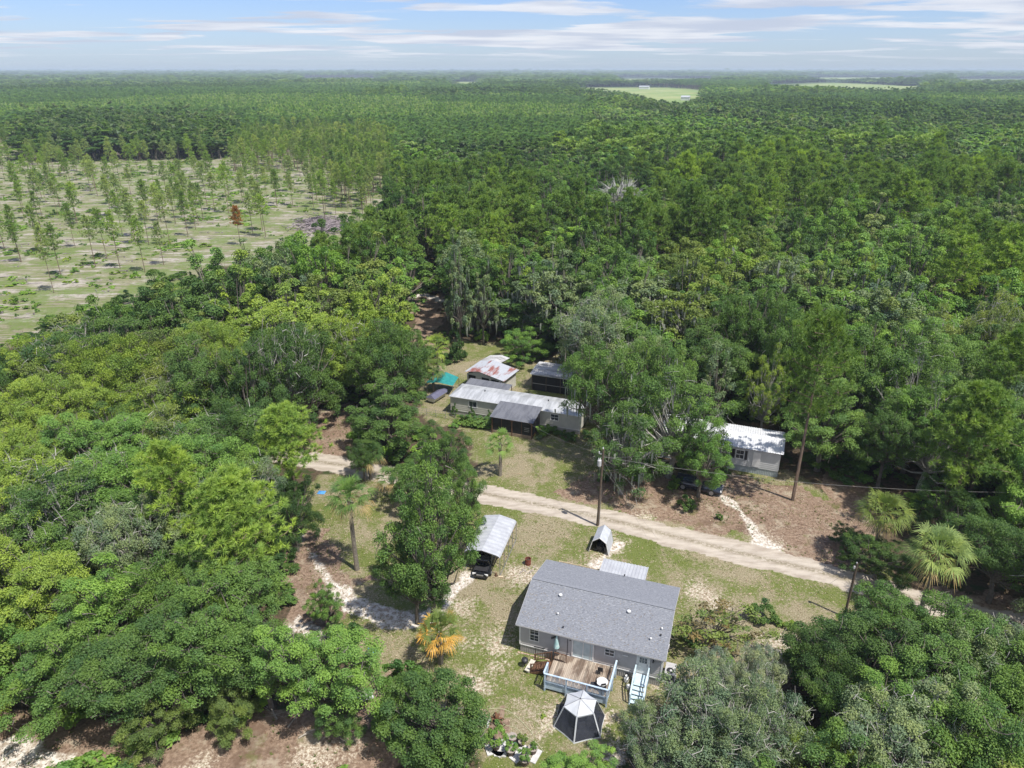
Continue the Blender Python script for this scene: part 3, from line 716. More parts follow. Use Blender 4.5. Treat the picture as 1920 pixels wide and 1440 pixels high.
CUTPX = [(-60, 640), (20, 618), (120, 585), (270, 528), (400, 480), (540, 440), (640, 436), (700, 375), (725, 335), (735, 300), (700, 262), (640, 258), (445, 272), (425, 296), (55, 294), (45, 262), (-60, 262)]
FARMPX = [[(1045, 164), (1225, 162), (1320, 169), (1315, 184), (1285, 193), (1230, 189), (1165, 173)], [(1420, 157), (1560, 154), (1750, 163), (1700, 168), (1500, 164)], [(1150, 147.5), (1340, 146), (1345, 150), (1160, 152)], [(1500, 145), (1700, 144.5), (1760, 147.5), (1540, 149)], [(560, 146), (700, 145.5), (720, 148.5), (570, 149.5)], [(835, 153.5), (900, 152), (905, 157), (845, 159)], [(1780, 148.5), (1930, 148), (1940, 152), (1800, 153.5)]]

def project(x, y, z):
    dz = z - CAMZ; f_ = y * cos(PITCH) - dz * sin(PITCH); v = y * sin(PITCH) + dz * cos(PITCH)
    return 960 + FPX * x / f_, 720 - FPX * v / f_, f_
def blocked(x, y, h, R, polys, frac=.85):
    """would a tree here stand in, or hang over, one of the open places"""
    bad = np.zeros(len(x), bool)
    zc = h * .62
    pts = [(x, y, np.zeros_like(x)), (x, y, h * .98), (x - R * frac, y, zc), (x + R * frac, y, zc), (x, y - R * .6, zc * .6), (x - R * .6, y, h * .85), (x + R * .6, y, h * .85), (x - R * .6, y, h * .4), (x + R * .6, y, h * .4)]
    for a in pts:
        u, v, _ = project(*a)
        for p in polys: bad |= pip(u, v, p)
    return bad
rng = np.random.default_rng(77)
def jgrid(x0, x1, y0, y1, s, jit=.42, ang=0.0):
    gx, gy = np.meshgrid(np.arange(x0, x1, s), np.arange(y0, y1, s * .9)); gx = gx + (np.arange(gx.shape[0]) % 2)[:, None] * s * .5
    gx = gx.ravel() + rng.uniform(-jit, jit, gx.size) * s; gy = gy.ravel() + rng.uniform(-jit, jit, gy.size) * s
    if ang:
        cx, cy = (x0 + x1) / 2, (y0 + y1) / 2; a, b = gx - cx, gy - cy
        gx, gy = cx + a * cos(ang) - b * sin(ang), cy + a * sin(ang) + b * cos(ang)
    return gx, gy
X, Y = jgrid(-150, 230, 28, 300, 5.6)
u, v, f_ = project(X, Y, 6.0)
k = (u > -260) & (u < 2180) & (v < 1720) & (f_ > 5)
X, Y, u, v = X[k], Y[k], u[k], v[k]
hz = np.clip((Y - 60) / 60, 0, 1)
left = X < -5
h = 9.6 + 4.8 * hz + rng.normal(0, 1.7, len(X)) + (vnoise(X, Y, 25, 9) - .5) * 3.5
R = 3.1 + rng.uniform(0, 1.9, len(X)) + (.5 + rng.uniform(0, 1.0, len(X))) * hz
# where pines grow: right-hand woods and patches beyond
pn = vnoise(X, Y, 32, 21) + (vnoise(X, Y, 11, 22) - .5) * .5
pprob = np.where((X > 40) & (Y > 55), .40, .10) + np.where(Y > 150, .06, 0)
ispine = (pn > 1 - pprob) & (Y > 75)
h = np.where(ispine, h + 4, h); R = np.where(ispine, 3.3 + rng.uniform(0, 1.2, len(X)), R)
thin_ = (hz > .9) & (rng.uniform(size=len(X)) < .22)
bad = thin_ | blocked(X, Y, h, R, OPEN) | blocked(X, Y, h, R * .8, [CUTPX]) | pip(X, Y, CUT)
FOOT = [((.69, 47.35), -19, 12, 8.6), ((-8.95, 94.1), -20, 19.5, 4.4), ((19.3, 81), -21.5, 15, 6.3), ((-7.3, 103.2), -28, 7, 8), ((3, 102.4), -20, 7.3, 5), ((-1.4, 90.2), -20, 6.5, 4)]
def infoot(x, y, m=1.6):
    b_ = np.zeros(np.shape(x), bool)
    for (ox, oy), dg, L_, D_ in FOOT:
        a_ = radians(dg); dx, dy = x - ox, y - oy; s_, t_ = dx * cos(a_) + dy * sin(a_), -dx * sin(a_) + dy * cos(a_)
        b_ |= (s_ > -m) & (s_ < L_ + m) & (t_ > -m) & (t_ < D_ + m)
    return b_
for q_ in PLACED:
    if infoot(np.array(q_[0]), np.array(q_[1]), .5): print('INFOOT', q_)
bad |= infoot(X, Y) | ((u > 1080) & (u < 1480) & (v > 1180)) | ((u > 600) & (u < 1100) & (v > 1200))
for x_, y_, r_ in PLACED: bad |= np.hypot(X - x_, Y - y_) < (r_ * .62 + 1.6)
k = ~bad
X, Y, h, R, u, v, ispine = X[k], Y[k], h[k], R[k], u[k], v[k], ispine[k]
u, v, f_ = project(X, Y, h * .6)
dist = f_
size = R / dist
inview = (u > -120) & (u < 2040) & (v < 1560)
def zone(u_, v_):
    if v_ > 1160 and u_ < 900: return 'woods below the sand path'
    if u_ < 560 and v_ > 850: return 'woods left of the sand path'
    if u_ < 700 and v_ > 560: return 'woods past the sandy bend'
    if u_ < 860 and v_ > 400: return 'woods around the red track'
    if v_ > 1050: return 'bottom right woods by the road'
    if u_ > 1480 and v_ > 560: return 'woods behind the fan palms'
    if v_ > 520: return 'woods behind the sheds'
    if u_ < 1000: return 'woods beside the thinned field'
    if u_ < 1450: return 'far woods behind the white home'
    return 'far woods on the right'
def tone_for(x_, y_, u_, v_, pine, rr):
    a = float(vnoise(x_, y_, 14, 31)); b_ = rr.random(); q = .6 * a + .4 * b_
    if pine: return 'bright pine' if (q > .58) else 'pine green'
    if u_ < 760 and 560 < v_ < 800 and q > .36: return 'yellow-green' if q > .52 else 'olive'
    if u_ < 170 and v_ > 760 and q > .45: return 'yellow-green'
    for lim, nm in ((.22, 'dark green'), (.36, 'deep green'), (.52, 'mid green'), (.60, 'grey-green'), (.68, 'bright green'), (.78, 'olive')):
        if q < lim: return nm
    return 'yellow-green'
LB, LBO = [], []
pyr = random.Random(3); SEEN = {}
rest = []
for sel, nm in ((~ispine, 'oak'), (ispine, 'pine')):
    ids = np.nonzero(sel & inview)[0]; ids = ids[np.argsort(-size[ids])][:240]
    keep = np.zeros(len(X), bool); keep[ids] = True
    rest.append(np.nonzero(sel & ~keep)[0])
    for i in ids:
        x_, y_ = X[i], Y[i]; d_ = dist[i]; tn = tone_for(x_, y_, u[i], v[i], nm == 'pine', pyr)
        if nm == 'oak':
            near = d_ < 108
            if near: kd = pyr.choice(OAKG) if tn in ('grey-green',) or pyr.random() < (.26 if X[i] < -10 else .14) else pyr.choice(OAKN)
            else: kd = pyr.choice(OAKM)
            form = {0: 'broad', 1: 'tall', 2: 'spreading', 3: 'rounded', 4: 'bare-limbed'}[(OAKN.index(kd) if kd in OAKN else OAKM.index(kd) if kd in OAKM else 4)]
        else:
            kd = pyr.choice(PINEN[:1] + PINEN[2:]) if d_ < 100 else pyr.choice(PINEM)
            form = pyr.choice(('slender', 'straight')) if kd['R'] < 4 else 'broad-topped'
        zn = zone(u[i], v[i]); moss = 1 if (nm == 'oak' and 80 < d_ < 150 and X[i] > -20 and pyr.random() < .35) else 0
        size_w = 'large' if R[i] > 4.7 else ('small' if R[i] < 3.6 else 'middling')
        lb = (f'{size_w} {tn} {form} ' if size_w != 'middling' else f'{tn} {form} ').replace('pine green', 'green').replace('bright pine', 'bright green') + (('mossy ' if moss else '') + ('oak' if nm == 'oak' else 'pine')) + ' in ' + zn
        LB.append((lb, u[i], v[i])); LBO.append(put_tree(kd, 'oak_tree' if nm == 'oak' else 'pine_tree', (x_, y_), lb, 'tree' if nm == 'oak' else 'pine tree', tn, R[i] / kd['R'], h[i] / kd['h'], group=('oaks in ' if nm == 'oak' else 'pines in ') + zn, moss=moss))
rest = np.concatenate(rest)

# slim plantation pines left standing in the thinned field, in rows
gx, gy = jgrid(-420, 40, 120, 560, 7.6, .34, radians(-20))
uu, vv, ff = project(gx, gy, 0)
k = pip(gx, gy, CUT) & (uu > -80)
dens_ = np.where(vnoise(gx, gy, 26, 41) > .45, .27, .07)
dens_ = np.where((uu > 560) & (vv < 380), .55, dens_); dens_ = np.where((uu > 220) & (uu < 560) & (vv > 395), .5, dens_); dens_ = np.where((uu < 120), .34, dens_)
dens_ = np.where((uu > 500) & (uu < 640) & (vv > 395) & (vv < 450), .08, dens_)
k &= rng.uniform(0, 1, len(gx)) < dens_
gx, gy, uu, vv = gx[k], gy[k], uu[k], vv[k]
dd = np.hypot(gx, gy); od = np.argsort(dd)
def fzone(u_, v_):
    c_ = 'near the orange dying pine' if 330 < u_ < 560 and v_ > 380 else ('by the far grove' if v_ < 330 and u_ < 460 else ('at the forest edge' if u_ > 560 else ('on the grassy near side' if v_ > 430 else 'among the sandy rows')))
    return c_
for j, i in enumerate(od[:290]):
    kd = pyr.choice(PINES); tn = pyr.choice(('pale pine', 'pine green', 'bright pine', 'pale pine')); zn = fzone(uu[i], vv[i]); s = pyr.uniform(.85, 1.15)
    LB.append((f'slim {"tall" if s > 1 else "short"} {dict([("pine green", "green"), ("bright pine", "bright"), ("pale pine", "pale")])[tn]} plantation pine {zn}', uu[i], vv[i])); LBO.append(put_tree(kd, 'plantation_pine', (gx[i], gy[i]), f'slim {"tall" if s > 1 else "short"} {tn} plantation pine {zn} in the thinned field', 'pine tree', tn, pyr.uniform(.85, 1.25), s, group='plantation pines ' + zn))
pfar = od[290:]
# say which one: among look-alikes of one part of the woods, by depth and then counted from the left
ORD = ['first', 'second', 'third', 'fourth', 'fifth', 'sixth', 'seventh', 'eighth', 'ninth', 'tenth', 'eleventh', 'twelfth', 'thirteenth', 'fourteenth', 'fifteenth', 'sixteenth', 'seventeenth', 'eighteenth', 'nineteenth', 'twentieth']
fam = {}
for i, (lb, a_, c_) in enumerate(LB): fam.setdefault(lb, []).append(i)
for lb, ids in fam.items():
    if len(ids) == 1: LBO[ids[0]]['label'] = lb; continue
    ids = sorted(ids, key=lambda i: -LB[i][2]); nb = 1 if len(ids) <= 7 else (2 if len(ids) <= 16 else 3); per = -(-len(ids) // nb)
    for q in range(nb):
        part = sorted(ids[q * per:(q + 1) * per], key=lambda i: LB[i][1]); band = [''] if nb == 1 else (['near rank', 'far rank'] if nb == 2 else ['near rank', 'middle rank', 'far rank'])
        for r_, i in enumerate(part): LBO[i]['label'] = (lb + ', ' + (band[q] + ' ' if band[q] else '') + ORD[min(r_, 19)] + ' from left')

# ---- everything beyond the individually built trees: one mass of woods each, real tree meshes spread by geometry nodes
OWN = {}
def own_mat(m_, tn):
    k = (m_.name, tn)
    if k not in OWN: OWN[k] = foliage_mat(m_.name + '_' + tn.replace(' ', '_'), 0.36 if m_ is LEAF else .3, .55, (*TONE[tn], 1), 2.4)
    return OWN[k]
def scatter(name, label, XYZ, scl, zscl, kinds, idx, parts=('crown', 'trunk')):
    col_ = bpy.data.collections.new(name + '_sources')
    for q, (kd, tn) in enumerate(kinds):
        vs, me = [], None
        if isinstance(kd, dict):
            cr, tr = kd['crown'], kd['trunk']
            # crown and trunk joined into one source mesh with two materials
            def arr(m_):
                co = np.empty(len(m_.vertices) * 3, np.float32); m_.vertices.foreach_get('co', co); return co.reshape(-1, 3)
            bm = __import__('bmesh').new(); bm.from_mesh(cr)
            cvl = bm.verts.layers.float['cv']; nf = len(bm.faces); bm.from_mesh(tr); bm.faces.ensure_lookup_table()
            for fc in bm.faces[nf:]: fc.material_index = 1
            me = bpy.data.meshes.new('tree_source'); bm.to_mesh(me); bm.free(); me.materials.append(own_mat(cr.materials[0], tn)); me.materials.append(tr.materials[0])
        else: me = kd.copy(); me.materials[0] = own_mat(LEAF, tn)
        so = bpy.data.objects.new(f'source_{q:02d}', me); col_.objects.link(so)
    n = len(XYZ); me = bpy.data.meshes.new(name); me.vertices.add(n); me.vertices.foreach_set('co', np.asarray(XYZ, np.float32).ravel())
    an_ = rng.uniform(.84, 1.19, n); sv = np.stack([scl * an_, scl / an_, zscl], -1).astype(np.float32)
    a = me.attributes.new('scl', 'FLOAT_VECTOR', 'POINT'); a.data.foreach_set('vector', sv.ravel())
    a = me.attributes.new('rot', 'FLOAT_VECTOR', 'POINT'); rv = np.zeros((n, 3), np.float32); rv[:, 2] = rng.uniform(0, 6.28, n); a.data.foreach_set('vector', rv.ravel())
    a = me.attributes.new('pick', 'INT', 'POINT'); a.data.foreach_set('value', np.asarray(idx, np.int32))
    o = link(name, me); kind(o, 'stuff', label)
    g = bpy.data.node_groups.new(name, 'GeometryNodeTree')
    g.interface.new_socket('Geometry', in_out='INPUT', socket_type='NodeSocketGeometry'); g.interface.new_socket('Geometry', in_out='OUTPUT', socket_type='NodeSocketGeometry')
    N_ = g.nodes.new; gi, go = N_('NodeGroupInput'), N_('NodeGroupOutput'); ip = N_('GeometryNodeInstanceOnPoints'); ci = N_('GeometryNodeCollectionInfo')
    ci.inputs['Collection'].default_value = col_; ci.inputs['Separate Children'].default_value = True; ci.inputs['Reset Children'].default_value = True
    def na(nm, ty):
        q = N_('GeometryNodeInputNamedAttribute'); q.data_type = ty; q.inputs['Name'].default_value = nm; return q.outputs['Attribute']
    L_ = g.links.new
    L_(gi.outputs[0], ip.inputs['Points']); L_(ci.outputs[0], ip.inputs['Instance']); ip.inputs['Pick Instance'].default_value = True
    L_(na('pick', 'INT'), ip.inputs['Instance Index']); L_(na('scl', 'FLOAT_VECTOR'), ip.inputs['Scale'])
    er = N_('FunctionNodeEulerToRotation'); L_(na('rot', 'FLOAT_VECTOR'), er.inputs[0]); L_(er.outputs[0], ip.inputs['Rotation'])
    L_(ip.outputs[0], go.inputs[0])
    md = o.modifiers.new('spread', 'NODES'); md.node_group = g
    return o

# points of the far woods, spaced wider with distance
pts = [np.stack([X[rest], Y[rest], R[rest] * 1.0, h[rest], ispine[rest].astype(float)], -1)]
def ring(y0, y1, s):
    gx, gy = jgrid(-y1 * .86 - 30, y1 * .86 + 30, y0, y1, s)
    k = np.abs(gx) < gy * .84 + 30
    return gx[k], gy[k], np.full(k.sum(), s)
gs = []
gx_, gy_ = jgrid(-330, 330, 28, 300, 5.9); k = (np.abs(gx_) < gy_ * .84 + 30) & ((gx_ < -152) | (gx_ > 232)); gs.append((gx_[k], gy_[k], np.full(k.sum(), 5.9)))
yy = 300.0; s = 6.6
while yy < 15000:
    y2 = min(yy * 1.25, 15000); gs.append(ring(yy, y2, s)); yy = y2
    if yy > 900: s *= 1.25
FX = np.concatenate([g[0] for g in gs]); FY = np.concatenate([g[1] for g in gs]); FS = np.concatenate([g[2] for g in gs])
u, v, f_ = project(FX, FY, 0.0)
a1 = vnoise(FX, FY, 45, 51); a2 = vnoise(FX, FY, 170, 52); a3 = vnoise(FX, FY, 600, 53)
grove = pip(u, v, [(40, 300), (40, 262), (160, 235), (440, 250), (460, 272), (430, 300)])
plant = (FX < 40 + (FY - 400) * .1) & (FY > 380) & (FY < 1050) & ~grove
plant |= (FX > 250) & (FY > 800) & (FY < 1150) & (a3 > .35)
plant |= (a3 > .62) & (FY > 1000)
patch = vnoise(FX, FY, 320, 57)
pine = (a1 * .5 + a2 * .5 > .63)
H_ = (FY > 900) * (a3 - .4) * 6 + np.where(plant, 14.5, 12.5 + (a1 - .5) * 6) + rng.normal(0, 1, len(FX)) * np.where(plant, 1.0, 2.0) + np.where(pine & ~plant, 2, 0)
R_ = np.where(plant, 2.8, 4.9) + rng.uniform(-.8, 1.6, len(FX)) * np.where(plant, .4, 1)
grow = FS / 6.0
bad = blocked(FX, FY, H_, R_, [CUTPX], .5) & ~grove
FARMG = FARMPX
bad |= blocked(FX, FY, H_, R_, FARMG, .5) & (FY > 500)
# scattered clearings far away
clr = (vnoise(FX, FY, 900, 61) > .80) & (FY > 2500)
bad |= clr
k = ~bad
gv = grove[k]; patch = patch[k]
FX, FY, H_, R_, plant, pine, grow = FX[k], FY[k], H_[k], R_[k], plant[k], pine[k], grow[k]
FKIN = [(OAKF[0], 'far green'), (OAKF[1], 'deep green'), (OAKF[2], 'far pale'), (OAKF[3], 'grey-green'), (OAKF[0], 'bright green'), (OAKF[2], 'dark green'), (PINEF[0], 'pine green'), (PINEF[1], 'mid green'), (PINESF[0], 'far green'), (PINESF[1], 'mid green'), (OAKF[1], 'mid green')]
fr = rng.integers(0, 6, len(FX)); tn = vnoise(FX, FY, 60, 71)
fr = np.where(rng.uniform(size=len(FX)) < .18, rng.integers(6, 8, len(FX)), fr)
idx = np.where(plant, 8 + (rng.uniform(size=len(FX)) < .3), np.where(pine, 6 + (rng.uniform(size=len(FX)) < .35), np.where(tn > .6, rng.choice([4, 2, 0], len(FX)), np.where(tn < .35, rng.choice([1, 5, 3], len(FX)), fr))))
idx = np.where((FY > 600) & (patch > .66), rng.choice([2, 4, 2], len(FX)), np.where((FY > 600) & (patch < .3), rng.choice([5, 1, 10], len(FX)), idx))
idx = np.where(gv, rng.choice([1, 5, 3, 10], len(FX)), idx)
sc = R_ / np.where(idx >= 8, 2.0, np.where(idx >= 6, 3.2, 4.6)) * grow; zsc = H_ / np.where(idx >= 6, 15.5, 13) * np.minimum(grow, 1.0 + .12 * (grow - 1))
scatter('distant_woods', 'forest running to the horizon', np.stack([FX, FY, np.zeros_like(FX)], -1), sc, zsc, FKIN, idx)
MKIN = [(OAKM[0], 'mid green'), (OAKM[1], 'deep green'), (OAKM[2], 'olive'), (OAKM[3], 'grey-green'), (OAKM[0], 'bright green'), (PINEM[0], 'pine green'), (PINEM[1], 'bright pine')]
q = pts[0]; ip_ = q[:, 4] > 0
tn = vnoise(q[:, 0], q[:, 1], 14, 31) * .6 + .4 * rng.uniform(size=len(q))
idx = np.where(ip_, 5 + (tn > .56), np.select([tn < .33, tn < .5, tn < .6, tn < .7], [1, 0, 3, 4], 2))
scatter('middle_woods', 'forest behind the counted trees', np.stack([q[:, 0], q[:, 1], np.zeros(len(q))], -1), q[:, 2] / np.where(ip_, 4, 4.6), q[:, 3] / np.where(ip_, 17.5, 13.3), MKIN, idx)
# the rest of the plantation pines
n_ = len(pfar)
gxx, gyy = jgrid(-420, 60, 250, 470, 5.2)
uu2, vv2, _ = project(gxx, gyy, 0); k = pip(gxx, gyy, CUT) & (((uu2 > 440) & (vv2 < 322)) | (uu2 > 620)) & (rng.uniform(size=len(gxx)) < .62)
px_ = np.concatenate([gx[pfar], gxx[k]]); py_ = np.concatenate([gy[pfar], gyy[k]]); n_ = len(px_)
scatter('plantation_pines_beyond', 'slim pines toward the back of the thinned field', np.stack([px_, py_, np.zeros(n_)], -1), rng.uniform(.8, 1.2, n_), rng.uniform(.85, 1.15, n_), [(PINES[0], 'pine green'), (PINES[1], 'pale pine'), (PINESF[0], 'pine green')], rng.integers(0, 3, n_))
# brush and weeds of the thinned field, undergrowth at the wood's feet
bx, by = jgrid(-400, 40, 120, 520, 3.4); k = pip(bx, by, CUT); bx, by = bx[k], by[k]
k = (vnoise(bx, by, 9, 81) + rng.uniform(-.3, .3, len(bx))) > .64; bx, by = bx[k], by[k]; n_ = len(bx)
scatter('brush', 'low green brush and weeds between the sandy rows', np.stack([bx, by, np.zeros(n_)], -1), rng.uniform(.4, 1.3, n_) * rng.choice([1, 1, 1, 1.7], n_), rng.uniform(.15, .6, n_) * rng.choice([1, 1, 1, 2.4], n_), [(BUSHF[0], 'bright green'), (BUSHF[1], 'yellow-green'), (BUSHF[0], 'mid green')], rng.integers(0, 3, n_))
ux, uy = jgrid(-110, 150, 30, 175, 3.0); k = ~(blocked(ux, uy, np.full(len(ux), 1.6), np.full(len(ux), 1.3), OPEN + [CUTPX])) & ~pip(ux, uy, CUT); dr, _ = pldist(ux, uy, ROAD); k &= (dr > 3) & ~infoot(ux, uy, 1.0)
k &= rng.uniform(size=len(ux)) < .55; ux, uy = ux[k], uy[k]; n_ = len(ux)
scatter('undergrowth', 'shrubby undergrowth at the feet of the trees', np.stack([ux, uy, np.zeros(n_)], -1), rng.uniform(.7, 1.5, n_), rng.uniform(.6, 1.4, n_), [(BUSH[0], 'mid green'), (BUSH[1], 'deep green'), (BUSH[2], 'bright green'), (BUSH[2], 'dark green')], rng.integers(0, 4, n_))

# ------------------------------------------------------------------ materials of built things
SIDING = M('vinyl_siding', (0.46, 0.445, 0.45), (0.42, 0.405, 0.41), scale=1.2, rough=.6)
SKIRT = M('skirting', (0.37, 0.36, 0.355), (0.31, 0.30, 0.29), scale=3, rough=.7)
WHITE = M('white_trim', (0.76, 0.76, 0.76), (0.68, 0.68, 0.68), rough=.5)
SHINGLE = M('grey_shingles', (0.165, 0.175, 0.20), (0.245, 0.255, 0.28), scale=6.0, rough=.95, bump=.02, bscale=14, lo=.3, hi=.7, stretch=(1, 2.4, 1))
SHINGLE2 = M('grey_shingle_tabs', (0.14, 0.15, 0.175), (0.29, 0.30, 0.325), scale=6.0, rough=.95, bump=.02, bscale=14, stretch=(1, 2.4, 1))
GLASS = M('window_glass', (0.03, 0.035, 0.045), (0.06, 0.07, 0.08), scale=2, rough=.08, spec=.6)
CURTAIN = M('pale_door_glass', (0.50, 0.60, 0.64), (0.42, 0.52, 0.56), scale=1.5, rough=.15, spec=.6)
DECKW = M('deck_wood', (0.36, 0.30, 0.24), (0.17, 0.125, 0.095), scale=1.5, lo=.42, hi=.6, rough=.85, objrand=.35, stretch=(1, .35, 1))
BROWNW = M('brown_wood', (0.16, 0.085, 0.05), (0.10, 0.055, 0.035), scale=4, rough=.8)
BLUEW = M('pale_blue_wood', (0.50, 0.60, 0.70), (0.36, 0.46, 0.58), scale=2.5, rough=.7)
STAIRB = M('pale_blue_steps', (0.55, 0.66, 0.72), (0.46, 0.58, 0.65), scale=2, rough=.6)
METALW = M('galvalume', (0.47, 0.485, 0.51), (0.40, 0.41, 0.44), scale=1.2, rough=.45, metal=.1)
METALT = M('trailer_roof', (0.56, 0.57, 0.58), (0.38, 0.39, 0.40), scale=1.1, rough=.45, metal=.25, stretch=(1.5, .3, 1))
METALG = M('grey_sheet_roof', (0.15, 0.155, 0.175), (0.21, 0.215, 0.235), scale=1.0, rough=.5, metal=.3, stretch=(2, .4, 1))
METALO = M('old_white_roof', (0.46, 0.46, 0.47), (0.22, 0.215, 0.21), scale=.9, rough=.6, stretch=(.35, 1.4, 1), lo=.46, hi=.66)
RUST = M('rusty_roof', (0.38, 0.40, 0.44), (0.25, 0.10, 0.085), scale=.8, rough=.6, stretch=(1.3, .35, 1), lo=.48, hi=.62)
BEIGE = M('beige_siding', (0.50, 0.485, 0.43), (0.44, 0.43, 0.38), scale=1.1, rough=.7)
PALEW = M('pale_siding', (0.55, 0.56, 0.57), (0.48, 0.49, 0.50), scale=1.2, rough=.7)
SCREEN = M('black_screen', (0.012, 0.012, 0.014), (0.022, 0.022, 0.024), scale=3, rough=.8)
MESH = M('tent_mesh', (0.03, 0.035, 0.05), (0.04, 0.045, 0.06), rough=.9, alpha=.72)
CANVAS = M('tent_canvas', (0.50, 0.52, 0.54), (0.44, 0.46, 0.49), scale=2, rough=.85)
CANVASG = M('shelter_canvas', (0.46, 0.48, 0.52), (0.39, 0.41, 0.45), scale=2, rough=.6)
TUB = M('tub_skin', (0.15, 0.165, 0.19), (0.19, 0.205, 0.23), scale=4, rough=.6)
POLEW = M('weathered_pole', (0.13, 0.095, 0.07), (0.085, 0.065, 0.05), scale=5, rough=.9)
DARKM = M('dark_metal', (0.05, 0.05, 0.055), rough=.5, metal=.4)
STEEL = M('grey_steel', (0.36, 0.36, 0.37), rough=.5, metal=.5)
ACGREY = M('unit_grey', (0.46, 0.455, 0.46), (0.40, 0.395, 0.40), rough=.6)
ACDARK = M('unit_coil', (0.09, 0.095, 0.11), rough=.7)
CONC = M('white_slab', (0.62, 0.61, 0.60), (0.48, 0.47, 0.46), scale=3, rough=.85)
BLACKP = M('black_car_paint', (0.012, 0.013, 0.016), rough=.2, spec=.7)
BLUEP = M('navy_car_paint', (0.018, 0.025, 0.045), rough=.22, spec=.7)
RUBBER = M('rubber', (0.02, 0.02, 0.02), rough=.8)
TEAL = M('teal_tarp', (0.02, 0.19, 0.19), (0.03, 0.25, 0.24), scale=1.5, rough=.6)
PURPLE = M('violet_tarp', (0.10, 0.10, 0.15), (0.13, 0.13, 0.19), scale=1.5, rough=.6)
REDM = M('rusty_drum', (0.22, 0.06, 0.04), (0.13, 0.05, 0.035), scale=5, rough=.8)
TERRA = M('brown_pot', (0.17, 0.12, 0.10), (0.12, 0.09, 0.075), scale=6, rough=.8)
SOIL = M('potting_soil', (0.05, 0.035, 0.025), rough=.95)
LUMBER = M('new_lumber', (0.58, 0.48, 0.34), (0.48, 0.38, 0.26), scale=4, rough=.8)
STONE = M('rubble_stone', (0.40, 0.36, 0.32), (0.26, 0.22, 0.19), scale=4, rough=.9)
WIRE = M('cable', (0.22, 0.215, 0.21), rough=.6)
HOSEM = M('garden_hose', (0.42, 0.42, 0.26), rough=.6)
BLUETARP = M('blue_tarp', (0.06, 0.22, 0.55), (0.10, 0.32, 0.62), scale=3, rough=.6)
DEADW = M('dead_wood', (0.40, 0.36, 0.31), (0.28, 0.25, 0.21), scale=3, rough=.9)
LAMPW = M('white_plastic', (0.72, 0.72, 0.71), rough=.4)

def lap_wall(b, p0, p1, z0, z1, pitch=.2, out=.018, mi=0, prof='lap', th=.1):
    """one continuous clapboard (or grooved) wall sheet from p0 to p1, outside on the right of p0->p1"""
    p0, p1 = Vector((p0[0], p0[1], 0)), Vector((p1[0], p1[1], 0)); e = (p1 - p0); n = Vector((e.y, -e.x, 0)).normalized()
    if prof == 'lap':
        k = max(1, round((z1 - z0) / pitch)); hh = (z1 - z0) / k; pr = []
        for i in range(k): pr += [(out, z0 + i * hh), (0, z0 + (i + 1) * hh)]
        vs = [p0 + n * o + Vector((0, 0, z_)) for o, z_ in pr] + [p1 + n * o + Vector((0, 0, z_)) for o, z_ in pr]; m_ = len(pr)
        vs += [p0 - n * th + Vector((0, 0, z0)), p0 - n * th + Vector((0, 0, z1)), p1 - n * th + Vector((0, 0, z0)), p1 - n * th + Vector((0, 0, z1))]
        b.add(vs, [(i, m_ + i, m_ + i + 1, i + 1) for i in range(m_ - 1)] + [(2 * m_, 2 * m_ + 1, 2 * m_ + 3, 2 * m_ + 2)], mi)
    else:
        b.corr(p0 + Vector((0, 0, z0)), e, Vector((0, 0, z1 - z0)), pitch, out, th=.03, mi=mi)

def window(parent, x, z, wd, ht, y=0.0, axis='x', muntin=(2, 4), rail=True):
    """sash window on a wall facing -y (or +x when axis is 'y'): frame with pane and muntins below it"""
    def bx(b, lo, hi, mi=0):
        if axis == 'x': b.lohi((x + lo[0], y - hi[1], z + lo[2]), (x + hi[0], y - lo[1], z + hi[2]), mi)
        else: b.lohi((y + lo[1], x + lo[0], z + lo[2]), (y + hi[1], x + hi[0], z + hi[2]), mi)
        return b
    f = MB(); t_ = .06
    for lo, hi in (((0, -.02, 0), (wd, .06, t_)), ((0, -.02, ht - t_), (wd, .06, ht)), ((0, -.02, t_), (t_, .06, ht - t_)), ((wd - t_, -.02, t_), (wd, .06, ht - t_))): bx(f, lo, hi)
    fo = f.build('window_frame', WHITE, parent)
    bx(MB(), (t_, -.015, t_), (wd - t_, .02, ht - t_)).build('pane', GLASS, fo)
    if rail: bx(MB(), (t_, .022, ht / 2 - .03), (wd - t_, .05, ht / 2 + .03)).build('sash_rail', WHITE, fo)
    for i in range(1, muntin[0]): bx(MB(), (wd * i / muntin[0] - .012, .022, t_), (wd * i / muntin[0] + .012, .034, ht - t_)).build('muntin', WHITE, fo)
    for i in range(1, muntin[1]):
        if rail and i * 2 == muntin[1]: continue
        bx(MB(), (t_, .035, ht * i / muntin[1] - .012), (wd - t_, .046, ht * i / muntin[1] + .012)).build('muntin', WHITE, fo)
    return fo

